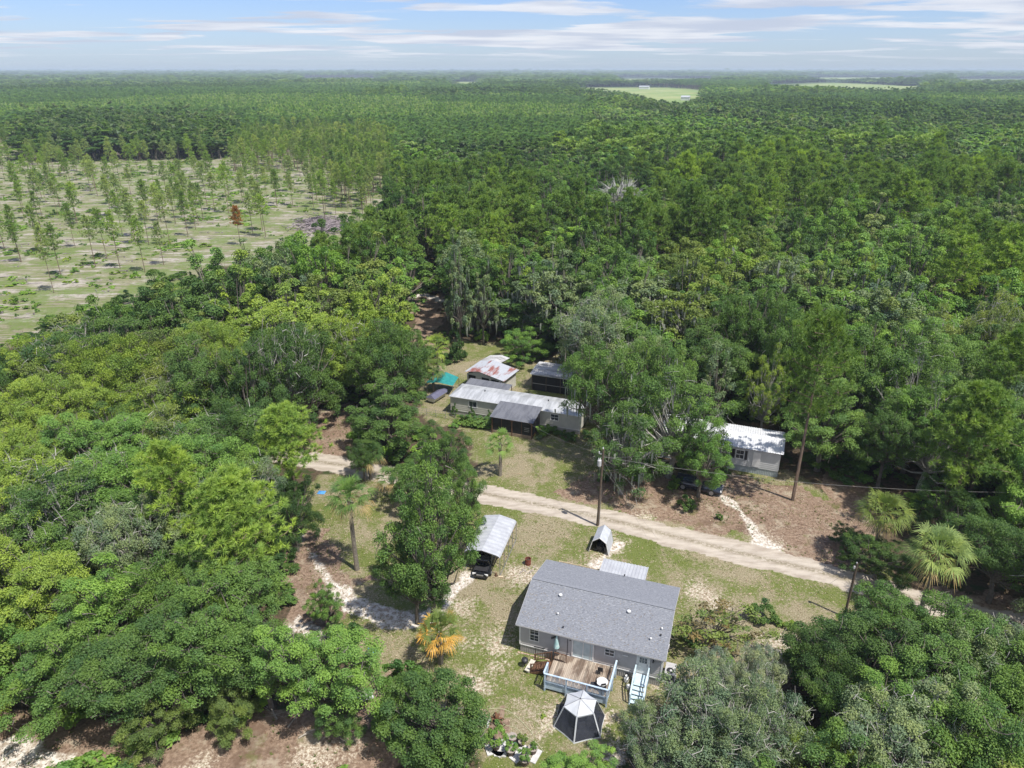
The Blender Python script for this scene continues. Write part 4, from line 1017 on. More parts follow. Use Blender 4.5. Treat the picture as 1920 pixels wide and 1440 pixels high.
# ------------------------------------------------------------------ the grey house
HR = radians(-19); HO = (.69, 47.35, 0)
hs = thing('grey_house', 'grey vinyl-sided house with grey shingle roof and a deck at its front wall', 'house', HO, HR)
HL, HD, HE, HRZ = 12.0, 8.6, 3.12, 4.45
b = MB(); lap_wall(b, (0, 0), (HL, 0), .8, HE); b.build('front_wall', SIDING, hs)
b = MB(); lap_wall(b, (HL, HD), (0, HD), .8, HE); b.build('rear_wall', SIDING, hs)
for nm, a_, c_ in (('end_wall', (HL, 0), (HL, HD)), ('end_wall', (0, HD), (0, 0))):
    b = MB(); lap_wall(b, a_, c_, .8, HE)
    x_ = a_[0]; s_ = 1 if x_ > 1 else -1
    b.build(nm, SIDING, hs)
    g = MB(); q = [(x_, 0, HE), (x_, HD, HE), (x_, HD / 2, HRZ - .08)]
    g.add(q + [(x_ - s_ * .08, p_[1], p_[2]) for p_ in q], [(0, 1, 2), (5, 4, 3), (0, 3, 4, 1), (1, 4, 5, 2), (2, 5, 3, 0)]).build('gable', SIDING, hs)
b = MB(); lap_wall(b, (.02, .03), (HL - .02, .03), 0, .78, .16, .02, prof='g'); b.build('skirting', SKIRT, hs)
b = MB(); lap_wall(b, (HL - .03, .05), (HL - .03, HD - .05), 0, .78, .16, .02, prof='g'); b.build('skirting', SKIRT, hs)
b = MB(); lap_wall(b, (.03, HD - .05), (.03, .05), 0, .78, .16, .02, prof='g'); b.build('skirting', SKIRT, hs)
MB().lohi((-.02, -.035, .78), (HL + .02, .0, .86)).build('skirt_trim', WHITE, hs)
for x_ in (0, HL): MB().lohi((x_ - .06, -.045, .86), (x_ + .06, .03, HE)).build('corner_trim', WHITE, hs)
for x_ in (4.19,): MB().lohi((x_ - .02, -.04, .88), (x_ + .02, -.0, HE)).build('downspout', DARKM, hs)
def slope(b, y0, z0, y1, z1, x0, x1, th=.1, mi=0):
    b.add([(x0, y0, z0), (x1, y0, z0), (x1, y1, z1), (x0, y1, z1), (x0, y0, z0 - th), (x1, y0, z0 - th), (x1, y1, z1 - th), (x0, y1, z1 - th)],
          [(0, 1, 2, 3), (7, 6, 5, 4), (0, 4, 5, 1), (1, 5, 6, 2), (2, 6, 7, 3), (3, 7, 4, 0)], mi)
RX0, RX1, RY0, RY1, RYM = -.28, HL + .28, -.36, HD + .3, HD / 2
rp = []
for sgn, ya, yb, nm in ((1, RY0, RYM, 'front_roof'), (-1, RY1, RYM, 'rear_roof')):
    # overlapping courses of shingles as one stepped sheet
    n = 32; vs = []; fs = []
    for i in range(n):
        for q, up in ((i, .016), (i + 1, .002)):
            f_ = q / n; y_ = ya + (yb - ya) * f_; z_ = HE + .05 + (HRZ - HE) * f_ + up
            vs += [(RX0, y_, z_), (RX1, y_, z_)]
    for i in range(2 * n - 1): fs.append((2 * i, 2 * i + 1, 2 * i + 3, 2 * i + 2) if sgn > 0 else (2 * i + 1, 2 * i, 2 * i + 2, 2 * i + 3))
    rf = MB().add(vs, fs); k_ = len(vs)
    rf.add([(RX0, ya, HE - .02), (RX1, ya, HE - .02), (RX1, yb, HRZ - .07), (RX0, yb, HRZ - .07)], [(3, 2, 1, 0) if sgn > 0 else (0, 1, 2, 3)])
    ro = rf.build(nm, SHINGLE, hs)
    cnt = 0
    tb = MB()
    rr = random.Random(4)
    for i in range(n):      # raised single tabs, too small to pick apart in the picture
        f_ = (i + .5) / n; y_ = ya + (yb - ya) * f_; z_ = HE + .05 + (HRZ - HE) * f_ + .014; hh = (yb - ya) / n * .46; dz = (HRZ - HE) / n * .46
        x_ = RX0 + rr.uniform(0, .3)
        while x_ < RX1 - .3:
            if rr.random() < .42: tb.add([(x_, y_ - hh, z_ - dz), (x_ + .26, y_ - hh, z_ - dz), (x_ + .26, y_ + hh, z_ + dz), (x_, y_ + hh, z_ + dz)], [(0, 1, 2, 3) if sgn > 0 else (3, 2, 1, 0)])
            x_ += .3
    to = tb.build('shingle_tabs', SHINGLE2, ro); kind(to, 'stuff')
    rp.append(ro)
rl = np.random.default_rng(3); n = 420; fx_ = rl.uniform(0, 1, n) ** .8; lx_ = rl.uniform(RX0 + .2, RX1 - .2, n)
v_, f_, cv_ = leaf_quads(np.stack([lx_, RYM + (RY0 - RYM) * fx_, HE + .085 + (HRZ - HE) * (1 - fx_)], -1), unit(rl.normal(size=(n, 3)) * .2 + (0, -.28, 1.)), .10, rl.uniform(0, 1, n), rl, .5)
kind(link('roof_leaves', mesh_np('roof_leaves', v_, f_, M('roof_leaf_litter', (.30, .25, .18), (.14, .11, .08), scale=2)), rp[0]), 'stuff')
MB().bar((RX0, RYM, HRZ + .06), (RX1, RYM, HRZ + .06), .3, .05).build('ridge_cap', SHINGLE, hs)
MB().lohi((RX0, RY0 - .03, HE - .06), (RX1, RY0 - .002, HE + .045)).build('gutter', ACGREY, hs)
for x_ in (RX0 - .025, RX1 + .002):
    MB().add([(x_, RY0, HE - .04), (x_, RYM, HRZ - .06), (x_, RY1, HE - .04), (x_, RY1, HE + .06), (x_, RYM, HRZ + .06), (x_, RY0, HE + .06)] + [(x_ + .023, RY0, HE - .04), (x_ + .023, RYM, HRZ - .06), (x_ + .023, RY1, HE - .04), (x_ + .023, RY1, HE + .06), (x_ + .023, RYM, HRZ + .06), (x_ + .023, RY0, HE + .06)],
             [(0, 1, 4, 5), (1, 2, 3, 4), (11, 10, 7, 6), (10, 9, 8, 7), (0, 6, 7, 1), (1, 7, 8, 2), (5, 4, 10, 11), (4, 3, 9, 10)]).build('fascia', ACGREY, hs)
def loc_of(fr_o, fr_r, v):
    dx, dy = v[0] - fr_o[0], v[1] - fr_o[1]; return (dx * cos(fr_r) + dy * sin(fr_r), -dx * sin(fr_r) + dy * cos(fr_r))
for px, py, r_, mt in ((1051, 1118, .14, LAMPW), (1046, 1153, .07, LAMPW), (1179, 1149, .14, LAMPW), (1241, 1181, .07, LAMPW), (1220, 1200, .08, LAMPW), (1239, 1193, .06, DARKM), (1056, 1178, .06, DARKM), (1171, 1081, .06, DARKM)):
    z_ = 3.6
    for _ in range(8):
        lx, ly = loc_of(HO, HR, at(px, py, z_)); z_ = HE + .05 + (HRZ - HE) * min(1, max(0, (ly - RY0) / (RYM - RY0) if ly < RYM else (RY1 - ly) / (RY1 - RYM)))
    MB().lathe([(r_ * .55, -.06), (r_ * .55, .14), (r_ * 1.2, .15), (r_ * 1.1, .22), (r_ * .3, .26)], 10, (lx, ly, z_)).build('roof_vent', mt, hs)
window(hs, .86, 1.52, .84, 1.38)
window(hs, 7.32, 1.93, .84, .72, muntin=(2, 2), rail=True)
b = MB()
for lo, hi in (((4.56, -.07, .92), (4.68, .02, 2.78)), ((6.33, -.07, .92), (6.45, .02, 2.78)), ((4.68, -.07, 2.68), (6.33, .02, 2.78)), ((4.68, -.07, .92), (6.33, .02, 1.0))): b.lohi(lo, hi)
sd = b.build('patio_door', WHITE, hs)
MB().lohi((4.69, -.03, 1.01), (5.5, .0, 2.67)).build('pane', CURTAIN, sd); MB().lohi((5.56, -.045, 1.01), (6.32, -.01, 2.67)).build('pane', CURTAIN, sd)
MB().lohi((5.5, -.06, 1.0), (5.56, .0, 2.68)).build('stile', WHITE, sd); MB().lohi((6.12, -.065, 1.01), (6.17, -.047, 2.67)).build('stile', SIDING, sd)
MB().bar((4.25, -.14, 2.93), (6.15, -.14, 2.93), .2, .16).build('awning_roll', WHITE, hs)
MB().lathe([(.06, -.05), (.07, .05)], 8, (4.42, -.1, 2.7)).build('wall_lamp', DARKM, hs)
db = MB()
for lo, hi in (((9.95, -.05, .95), (10.05, .02, 2.92)), ((10.95, -.05, .95), (11.05, .02, 2.92)), ((10.05, -.05, 2.82), (10.95, .02, 2.92))): db.lohi(lo, hi)
dj = db.build('door_frame', WHITE, hs)
dl = MB().lohi((10.05, -.03, .95), (10.95, .0, 2.82)).build('entry_door', LAMPW, hs)
for i in range(3):
    for j in range(2): MB().lohi((10.2 + i * .21, -.04, 2.06 + j * .28), (10.38 + i * .21, -.031, 2.31 + j * .28)).build('pane', GLASS, dl)
MB().lathe([(.03, 0), (.03, .04)], 6, (10.86, -.06, 1.86)).build('handle', STEEL, dl)
MB().lohi((11.24, -.14, 2.4), (11.34, -.02, 2.66)).build('wall_lamp', DARKM, hs)
MB().lohi((8.8, -.06, 2.33), (9.25, -.02, 2.42)).build('wall_vent', WHITE, hs)
MB().lohi((9.18, -.12, .35), (9.4, -.04, .6)).build('hose_bib_box', DARKM, hs)
p = loc_of(HO, HR, at(1268, 1150, 1.6))
MB().lohi((HL + .0, 4.6, 1.1), (HL + .22, 5.15, 2.1)).build('meter_box', WHITE, hs)
MB().lohi((HL + .0, 2.6, 1.7), (HL + .25, 2.85, 2.0)).build('meter_box', WHITE, hs)

# rear porch awning, ribbed sheets on posts
aw = thing('porch_awning', 'ribbed white metal awning on posts behind the grey house', 'awning', HO, HR)
MB().corr((4.7, 8.75, 2.62), (4.35, 0, 0), (0, 3.0, -.14), .30, .05).build('roof_sheet', METALW, aw)
for x_, y_ in ((4.85, 11.6), (6.9, 11.6), (8.9, 11.6)): MB().lohi((x_ - .04, y_ - .04, 0), (x_ + .04, y_ + .04, 2.42)).build('post', WHITE, aw)
MB().lohi((4.8, 11.56, 2.38), (8.95, 11.66, 2.46)).build('beam', WHITE, aw)
rd = thing('rear_deck', 'small wooden rear deck with pale railing behind the roof ridge', 'deck', HO, HR)
MB().lohi((.5, HD + .08, .72), (4.5, HD + 2.3, .84)).build('deck_floor', BROWNW, rd)
for z_ in (1.3, 1.72): MB().bar((.5, HD + 2.25, z_), (4.5, HD + 2.25, z_), .06, .06).build('rail', LUMBER, rd)
MB().bar((.5, HD + .2, 1.72), (.5, HD + 2.2, 1.72), .06, .06).build('rail', LUMBER, rd)
for x_ in (.5, 1.5, 2.5, 3.5, 4.5): MB().lohi((x_ - .04, HD + 2.19, 0), (x_ + .04, HD + 2.28, 1.8)).build('post', LUMBER, rd)

# ------------------------------------------------------------------ front deck
dk = thing('front_deck', 'weathered brown board deck with pale blue railing at the patio door', 'deck', HO, HR)
DX0, DX1, DY0, DY1, DZ = 3.25, 8.3, -3.35, -.08, .9
n = 36; wdt = (DX1 - DX0) / n
for i in range(n):
    MB().lohi((DX0 + i * wdt + .008, DY0 + random.uniform(-.02, .02), DZ - .035), (DX0 + (i + 1) * wdt - .008, DY1, DZ + random.uniform(-.004, .004))).build('deck_board', DECKW, dk)
MB().lohi((DX0, DY0 - .06, .25), (DX1, DY0 - .03, DZ - .04)).build('rim_board', BLUEW, dk)
MB().lohi((DX0 - .05, DY0, .5), (DX0 - .02, DY1, DZ - .04)).build('rim_board', BROWNW, dk)
MB().lohi((DX1 + .02, DY0, .45), (DX1 + .05, DY1, DZ - .04)).build('rim_board', BLUEW, dk)
for x_ in (DX0, 5.0, 6.7, DX1):
    MB().lohi((x_ - .055, DY0 - .16, 0), (x_ + .055, DY0 - .065, 1.82)).build('post', BLUEW, dk)
for y_ in (-1.7, -.25): MB().lohi((DX1 + .055, y_ - .05, 0), (DX1 + .15, y_ + .05, 1.82)).build('post', BLUEW, dk)
MB().lohi((DX0 - .15, -2.35, 0), (DX0 - .055, -2.25, 1.82)).build('post', BLUEW, dk)
for a_, c_ in (((DX0 - .1, DY0 - .11), (DX1 + .1, DY0 - .11)), ((DX1 + .1, DY0 - .05), (DX1 + .1, -.2)), ((DX0 - .1, DY0 - .05), (DX0 - .1, -2.25))):
    MB().bar((*a_, 1.84), (*c_, 1.84), .14, .04).build('top_rail', BLUEW, dk); MB().bar((*a_, 1.02), (*c_, 1.02), .04, .09).build('bottom_rail', BLUEW, dk)
bal = MB().lohi((-.02, -.02, 1.05), (.02, .02, 1.8)).mesh('baluster', BLUEW)
for i in range(46): link('baluster', bal, dk, (DX0 + .06 + i * (DX1 - DX0 - .1) / 45, DY0 - .11, 0))
for i in range(24): link('baluster', bal, dk, (DX1 + .1, DY0 + .1 + i * .125, 0))
for i in range(8): link('baluster', bal, dk, (DX0 - .1, DY0 + .1 + i * .125, 0))
# brown steps going down to the west, with two brown railings
sp = thing('side_steps', 'brown wooden steps with two railings going down from the deck', 'steps', HO, HR)
for i in range(4): MB().lohi((DX0 - .12 - .38 * (i + 1), -2.05, .66 - i * .2), (DX0 - .1 - .38 * i, -1.0, .72 - i * .2)).build('tread', BROWNW, sp)
for y_ in (-2.1, -.93):
    MB().bar((DX0 - .2, y_, .62), (DX0 - 1.7, y_, -.02), .05, .2).build('stringer', BROWNW, sp)
    MB().bar((DX0 - .15, y_, 1.72), (DX0 - 1.6, y_, 1.0), .08, .05).build('top_rail', BROWNW, sp); MB().bar((DX0 - .15, y_, 1.1), (DX0 - 1.6, y_, .4), .05, .05).build('bottom_rail', BROWNW, sp)
    for i in range(10):
        x_ = DX0 - .2 - i * .15; MB().lohi((x_ - .02, y_ - .02, 1.1 - i * .07), (x_ + .02, y_ + .02, 1.7 - i * .074)).build('baluster', BROWNW, sp)
    for x_, z_ in ((DX0 - .17, 1.76), (DX0 - 1.62, 1.05)): MB().lohi((x_ - .045, y_ - .045, 0), (x_ + .045, y_ + .045, z_)).build('post', BROWNW, sp)
MB().bar((DX0 + .05, -.93, 1.74), (DX0 + 1.15, -.93, 1.74), .08, .05).build('top_rail', BROWNW, sp)
for i in range(9): MB().lohi((DX0 + .1 + i * .125, -.95, .92), (DX0 + .14 + i * .125, -.91, 1.72)).build('baluster', BROWNW, sp)
bd = MB().box((1.42, -1.6, .34), (.42, 1.35, .05), rz=-.12).box((1.42, -1.1, .16), (.3, .06, .32)).box((1.42, -2.1, .16), (.3, .06, .32)).build('bench', M('pale_plank', (.62, .58, .5), rough=.8), None)
bd.location = HO; bd.rotation_euler = (0, 0, HR); tag(bd, 'pale plank bench standing across the foot of the brown steps', 'bench')
# barbecue
g = thing('barbecue_grill', 'small black grill standing beside the pale bench', 'grill', at(984, 1250), HR + .2)
MB().lathe([(.05, .45), (.25, .52), (.3, .68), (.3, .72)], 14).build('bowl', DARKM, g); MB().lathe([(.3, .73), (.27, .84), (.12, .93), (.03, .95)], 14).build('lid', DARKM, g)
for k_ in range(3): MB().tube([(.18 * cos(k_ * 2.1), .18 * sin(k_ * 2.1), .5), (.3 * cos(k_ * 2.1), .3 * sin(k_ * 2.1), 0)], .015, 5).build('leg', STEEL, g)
# black smoker beyond the rail
g = thing('smoker_grill', 'black barrel smoker against the house wall behind the brown railing', 'grill', at(1012, 1226), HR)
MB().tube([(-.45, 0, .85), (.45, 0, .85)], .26, 12).build('barrel', DARKM, g)
for x_ in (-.35, .35): MB().lohi((x_ - .03, -.2, 0), (x_ + .03, -.14, .7)).build('leg', DARKM, g); MB().lohi((x_ - .03, .14, 0), (x_ + .03, .2, .7)).build('leg', DARKM, g)
# folded umbrella at the deck's inner corner
g = thing('folded_parasol', 'folded white and teal parasol standing at the corner of the deck', 'parasol', (*at(1043, 1226, .9)[:2], .9), 0)
MB().tube([(0, 0, 0), (0, 0, 2.1)], .025, 6).build('pole', STEEL, g)
MB().lathe([(.05, 2.05), (.14, 1.6), (.2, 1.15), (.26, .75), (.12, .7)], 9).build('canopy', M('parasol_cloth', (.55, .66, .66), (.32, .52, .52), scale=4, rough=.8), g)
MB().lathe([(.24, 0), (.24, .06), (.05, .1)], 12).build('base', DARKM, g)
MB().tube([(-.1, 0, 1.9), (-.42, .1, 1.6)], [.06, .1], 7).build('tied_cover', DARKM, g)
# table and chairs on the deck
tp = at(1129, 1278, 1.6)
g = thing('round_table', 'round white table on the front corner of the deck', 'table', (tp.x, tp.y, .9))
MB().lathe([(.45, .68), (.47, .70), (.46, .72)], 20).build('tabletop', LAMPW, g)
for k_ in range(4): MB().tube([(.15 * cos(k_ * pi / 2 + .6), .15 * sin(k_ * pi / 2 + .6), .68), (.34 * cos(k_ * pi / 2 + .6), .34 * sin(k_ * pi / 2 + .6), 0)], .018, 5).build('leg', STEEL, g)
for (dx, dy, rz, lb) in ((-.68, .02, 1.6, 'dark metal chair on the inner side of the round white table'), (.1, -.62, 3.3, 'dark metal chair between the round white table and the blue railing'), (.05, 1.5, -.3, 'dark folding chair at the wall end of the deck by the blue railing')):
    ch = thing('patio_chair', lb, 'chair', (tp.x + dx, tp.y + dy, .9), rz, 'patio chairs on the deck')
    MB().lohi((-.2, -.2, .42), (.2, .2, .45)).build('seat', DARKM, ch); MB().box((0, -.21, .68), (.4, .03, .42), rx=.15).build('backrest', DARKM, ch)
    for x_ in (-.18, .18):
        for y_ in (-.18, .18): MB().lohi((x_ - .014, y_ - .014, 0), (x_ + .014, y_ + .014, .42)).build('leg', DARKM, ch)
# entry steps
st = thing('entry_steps', 'pale blue wooden stairs leading up to the six-pane door', 'steps', HO, HR)
for i in range(8): MB().lohi((10.02, -.1 - .155 * (i + 1) + .01, .86), (11.0, -.1 - .155 * i, .9)).build('landing_board', STAIRB, st)
for i in range(4): MB().lohi((10.02, -1.36 - .30 * (i + 1), .68 - .18 * i), (11.0, -1.30 - .30 * i, .73 - .18 * i)).build('tread', STAIRB, st)
for x_ in (9.98, 11.04):
    MB().bar((x_, -1.3, .74), (x_, -2.62, -.02), .05, .24).build('stringer', STAIRB, st)
    MB().lohi((x_ - .025, -1.34, .62), (x_ + .025, -.12, .86)).build('rim_board', STAIRB, st)
    MB().bar((x_, -.1, 1.82), (x_, -1.32, 1.82), .1, .045).build('top_rail', STAIRB, st); MB().bar((x_, -1.30, 1.82), (x_, -2.58, 1.05), .1, .045).build('top_rail', STAIRB, st)
    MB().bar((x_, -.1, 1.35), (x_, -1.32, 1.35), .05, .09).build('mid_rail', STAIRB, st); MB().bar((x_, -1.30, 1.35), (x_, -2.58, .55), .05, .09).build('mid_rail', STAIRB, st)
    for y_, z_ in ((-.16, 1.8), (-1.28, 1.8), (-2.54, 1.05)): MB().lohi((x_ - .045, y_ - .045, 0), (x_ + .045, y_ + .045, z_)).build('post', STAIRB, st)
# air conditioner
g = thing('air_conditioner', 'square grey air conditioner unit on a pad at the end of the grey house', 'air conditioner', (*at(1255, 1273)[:2], 0), HR)
MB().lohi((-.5, -.5, 0), (.5, .55, .1)).build('pad', CONC, g)
MB().lohi((-.4, -.4, .1), (.4, .4, .84)).build('coil_case', ACDARK, g)
MB().lohi((-.43, -.43, .84), (.43, .9, .9)).build('top_panel', ACGREY, g)
MB().lohi((-.4, .42, .1), (.4, .88, .84)).build('side_case', ACGREY, g)
MB().lathe([(.3, 0), (.3, .05), (.26, .06)], 18, (0, 0, .9)).build('fan_grille', DARKM, g)
MB().lathe([(.11, 0), (.1, .03)], 10, (.06, -.04, .965)).build('fan_motor', LAMPW, g)
for x_ in (-.43, .4):
    for y_ in (-.43, .4): MB().lohi((x_, y_, .1), (x_ + .03, y_ + .03, .84)).build('corner_post', ACGREY, g)
g = thing('gas_bottle', 'white gas bottle on the ground beside the pale blue stairs', 'gas bottle', at(1174, 1278))
MB().lathe([(.15, 0), (.2, .06), (.21, .4), (.13, .52), (.05, .54)], 12).build('tank', LAMPW, g); MB().lathe([(.12, .55), (.12, .66), (.1, .66)], 10).build('collar', LAMPW, g)
g = MB().lathe([(.16, 0), (.19, .3), (.2, .31)], 12).build('paint_bucket', LAMPW, None, at(1178, 1291)); tag(g, 'white bucket in front of the gas bottle', 'bucket')
g = MB().lathe([(.1, 0), (.13, .22), (.05, .25)], 10).build('white_jug', LAMPW, None, at(1231, 1276)); tag(g, 'small white jug at the house corner near the pale blue stairs', 'jug')
for i in range(11):      # edging bricks along the skirting
    s_ = .0 + i * .27 + random.uniform(-.04, .04); px_, py_ = HO[0] + cos(HR) * s_ + sin(HR) * .22, HO[1] + sin(HR) * s_ - cos(HR) * .22
    g = MB().lohi((-.11, -.05, 0), (.11, .05, .07)).build('brick', M('edging_brick', (.52, .32, .24), (.42, .38, .34), scale=6, objrand=.2), None, (px_, py_, 0), HR + random.uniform(-.15, .15)); tag(g, f'weathered edging brick, {ORD[i]} along the skirting from the corner by the tall window', 'brick', 'edging bricks along the grey house')

# ------------------------------------------------------------------ screen tent with a tub inside
TC = Vector((5.2, 40.05, 0)); tn_ = thing('screen_tent', 'six-sided screen tent with white roof standing in front of the deck', 'tent', TC, radians(14))
top = Vector((0, 0, 2.35)); RT, RB, ZT = 1.32, 2.1, 1.9
tc_ = [Vector((RT * cos(k_ * pi / 3), RT * sin(k_ * pi / 3), ZT)) for k_ in range(6)]; bc_ = [Vector((RB * cos(k_ * pi / 3), RB * sin(k_ * pi / 3), .0)) for k_ in range(6)]
for k_ in range(6):
    a_, c_ = tc_[k_], tc_[(k_ + 1) % 6]; m_ = (a_ + c_) / 2 * .97; m_.z = ZT - .06
    MB().add([top, a_, m_, c_, (a_ * .99 - Vector((0, 0, .14))), m_ * .985 - Vector((0, 0, .13)), (c_ * .99 - Vector((0, 0, .14)))], [(0, 1, 2), (0, 2, 3), (1, 4, 5, 2), (2, 5, 6, 3)]).build('roof_panel', CANVAS, tn_)
    MB().bar(top + Vector((0, 0, .02)), a_ + Vector((0, 0, .02)), .025, .025).build('roof_seam', STEEL, tn_)
    MB().bar(a_ + Vector((0, 0, -.02)), bc_[k_], .11, .03).build('leg', CANVAS, tn_)
    p0, p1, q0, q1 = a_ * .99, c_ * .99, bc_[k_] * .99, bc_[(k_ + 1) % 6] * .99
    p0.z = p1.z = ZT - .13; q0.z = q1.z = .1
    pm = (p0 + p1) / 2 * .96; qm = (q0 + q1) / 2 * .97; pm.z = p0.z; qm.z = .1; mm = (pm + qm) / 2 * .93; mm.z = .95
    l_, r_ = (p0 + q0) / 2, (p1 + q1) / 2
    MB().add([p0, pm, p1, l_, mm, r_, q0, qm, q1], [(0, 3, 4, 1), (1, 4, 5, 2), (3, 6, 7, 4), (4, 7, 8, 5)]).build('mesh_panel', MESH, tn_)
    MB().add([q0, qm, q1, q1 * 1.02 - Vector((0, 0, .09)), qm * 1.02 - Vector((0, 0, .09)), q0 * 1.02 - Vector((0, 0, .09))], [(0, 5, 4, 1), (1, 4, 3, 2)]).build('skirt_band', CANVAS, tn_)
MB().lathe([(.05, 0), (.04, .05)], 8, (0, 0, 2.36)).build('hub', DARKM, tn_)
g = thing('hot_tub', 'round grey inflatable tub standing inside the screen tent', 'hot tub', TC + Vector((-.1, .15, .02)))
MB().lathe([(.80, 0), (.88, .12), (.88, .62), (.80, .74)], 28).build('tub_wall', TUB, g); MB().lathe([(.82, .745), (.80, .80), (.3, .86)], 28).build('cover', M('tub_lid', (.11, .12, .14), rough=.6), g)
g = MB().lathe([(2.06, 0), (2.04, .012)], 6, (0, 0, .012)).build('ground_tarp', M('grey_groundsheet', (.06, .065, .075), (.085, .09, .10), scale=2, rough=.8), None, TC, radians(14)); tag(g, 'dark groundsheet spread under the screen tent', 'groundsheet')
for i, (a_, lb) in enumerate(((-.75, 'dark folding chair beside the tub inside the tent'), (-.3, 'second dark chair folded up near the tent wall by the tub'))):
    ch = thing('camp_chair', lb, 'chair', TC + Vector((1.3 * cos(a_), 1.3 * sin(a_), .03)), a_)
    MB().lohi((-.2, -.2, .32), (.2, .2, .36)).build('seat', DARKM, ch); MB().box((.2, 0, .55), (.03, .4, .4)).build('backrest', DARKM, ch)
    for x_ in (-.17, .17):
        for y_ in (-.17, .17): MB().lohi((x_ - .015, y_ - .015, 0), (x_ + .015, y_ + .015, .32)).build('leg', DARKM, ch)

# ------------------------------------------------------------------ pots on slabs, stump, hose
def slab(px, py, wx_, wy_, rz, lb):
    g = MB().lohi((-wx_ / 2, -wy_ / 2, 0), (wx_ / 2, wy_ / 2, .09)).build('concrete_slab', CONC, None, at(px, py), rz); tag(g, lb, 'slab', 'slabs under the flower pots')
slab(944, 1399, .8, 2.0, -.62, 'long white slab between the big bush pot and the grey pot')
slab(921, 1406, .8, .9, .3, 'broken white slab left of the big bush pot')
slab(975, 1414, .75, 1.6, -.75, 'white slab between the two front flower pots')
slab(1005, 1419, .45, 1.2, -.5, 'narrow white slab behind the right pots')
slab(938, 1415, .9, .4, -.1, 'short white slab under the front of the big bush pot')
RIMS = M('pot_rim', (.34, .29, .26), rough=.8)
def pot(px, py, r_, h_, bush, br, bh, tone, lb):
    g = thing('flower_pot', lb, 'flower pot', (*at(px, py)[:2], .09), random.uniform(0, 3), 'flower pots on the white slabs')
    MB().lathe([(r_ * .72, 0), (r_, h_ * .9), (r_ * .86, h_ * .9)], 14).build('pot_wall', TERRA, g)
    MB().lathe([(r_ * .97, h_ * .88), (r_ * 1.08, h_ * .9), (r_ * 1.08, h_), (r_ * .95, h_)], 14).build('pot_rim', RIMS, g)
    MB().lathe([(r_ * .94, h_ * .92), (r_ * .9, h_ * .96)], 12).build('soil', SOIL, g)
    if bush:
        c_ = link('plant', BUSH[bush - 1], g, (0, 0, h_ * .9)); c_.color = (*TONE[tone], 1); s_ = br / 1.3; c_.scale = (s_, s_, bh / 1.6)
pot(930, 1404, .36, .5, 3, .55, 1.5, 'bright green', 'flower pot with the tallest bushy green plant')
pot(961, 1391, .34, .5, 2, .26, .15, 'grey-green', 'nearly bare grey flower pot behind the others')
pot(958, 1414, .40, .55, 1, .40, .5, 'bright green', 'flower pot with low green plant in front of the bare pot')
pot(979, 1397, .28, .35, 2, .5, .6, 'olive', 'low flower pot with wispy olive plant')
pot(999, 1412, .34, .5, 2, .38, .55, 'mid green', 'flower pot with reddish soil at the right end of the slabs')
pot(984, 1432, .42, .55, 1, .46, .75, 'bright green', 'flower pot closest to the lower edge with a leafy green plant')
g = MB().lathe([(.1, 0), (.13, .35), (.1, .37)], 8).build('watering_can', TEAL, None, (*at(966, 1402)[:2], .09)); tag(g, 'small teal watering can between the flower pots', 'watering can')
b = MB()
for k_ in range(7):
    a_ = k_ * .9; b.tube([(0, 0, .1), (.35 * cos(a_), .35 * sin(a_), .35 + .1 * (k_ % 3)), (.6 * cos(a_ + .3), .6 * sin(a_ + .3), .02)], [.09, .07, .03], 5)
b.lathe([(.2, 0), (.16, .6), (.06, .8)], 8)
g = b.build('tree_stump', M('rotting_wood', (.20, .10, .055), (.12, .06, .04), scale=4, rough=.95), None, at(931, 1352), 0, True); tag(g, 'rotting reddish stump with roots near the flower pots', 'stump')
g = MB().tube([at(914, 1365, .05), at(915, 1355, .12), at(920, 1346, .05)], .09, 6).build('edging_stone', CONC, None); tag(g, 'curved white edging piece left of the rotting stump', 'edging')
def hose(name, pts, r_, m_, lb, cat):
    P_ = [at(a_, c_, .03) for a_, c_ in pts]; Q = []
    for i in range(len(P_) - 1):
        p0, p1, p2, p3 = P_[max(i - 1, 0)], P_[i], P_[i + 1], P_[min(i + 2, len(P_) - 1)]
        for k_ in range(6):
            t_ = k_ / 6; Q.append(.5 * ((2 * p1) + (-p0 + p2) * t_ + (2 * p0 - 5 * p1 + 4 * p2 - p3) * t_ * t_ + (-p0 + 3 * p1 - 3 * p2 + p3) * t_ ** 3))
    Q.append(P_[-1]); g = MB().tube(Q, r_, 5).build(name, m_, None); tag(g, lb, cat)
hose('garden_hose', [(918, 1329), (935, 1328), (955, 1334), (975, 1350), (992, 1368), (1000, 1378)], .03, HOSEM, 'pale garden hose curving over the grass below the stump', 'hose')
hose('garden_hose', [(935, 1352), (948, 1360), (965, 1364), (982, 1378), (1005, 1392), (1020, 1410)], .028, HOSEM, 'second pale hose running from the stump past the pots', 'hose')
hose('garden_hose', [(1005, 1376), (1015, 1368), (1030, 1355), (1042, 1345)], .028, HOSEM, 'short pale hose leading toward the screen tent', 'hose')

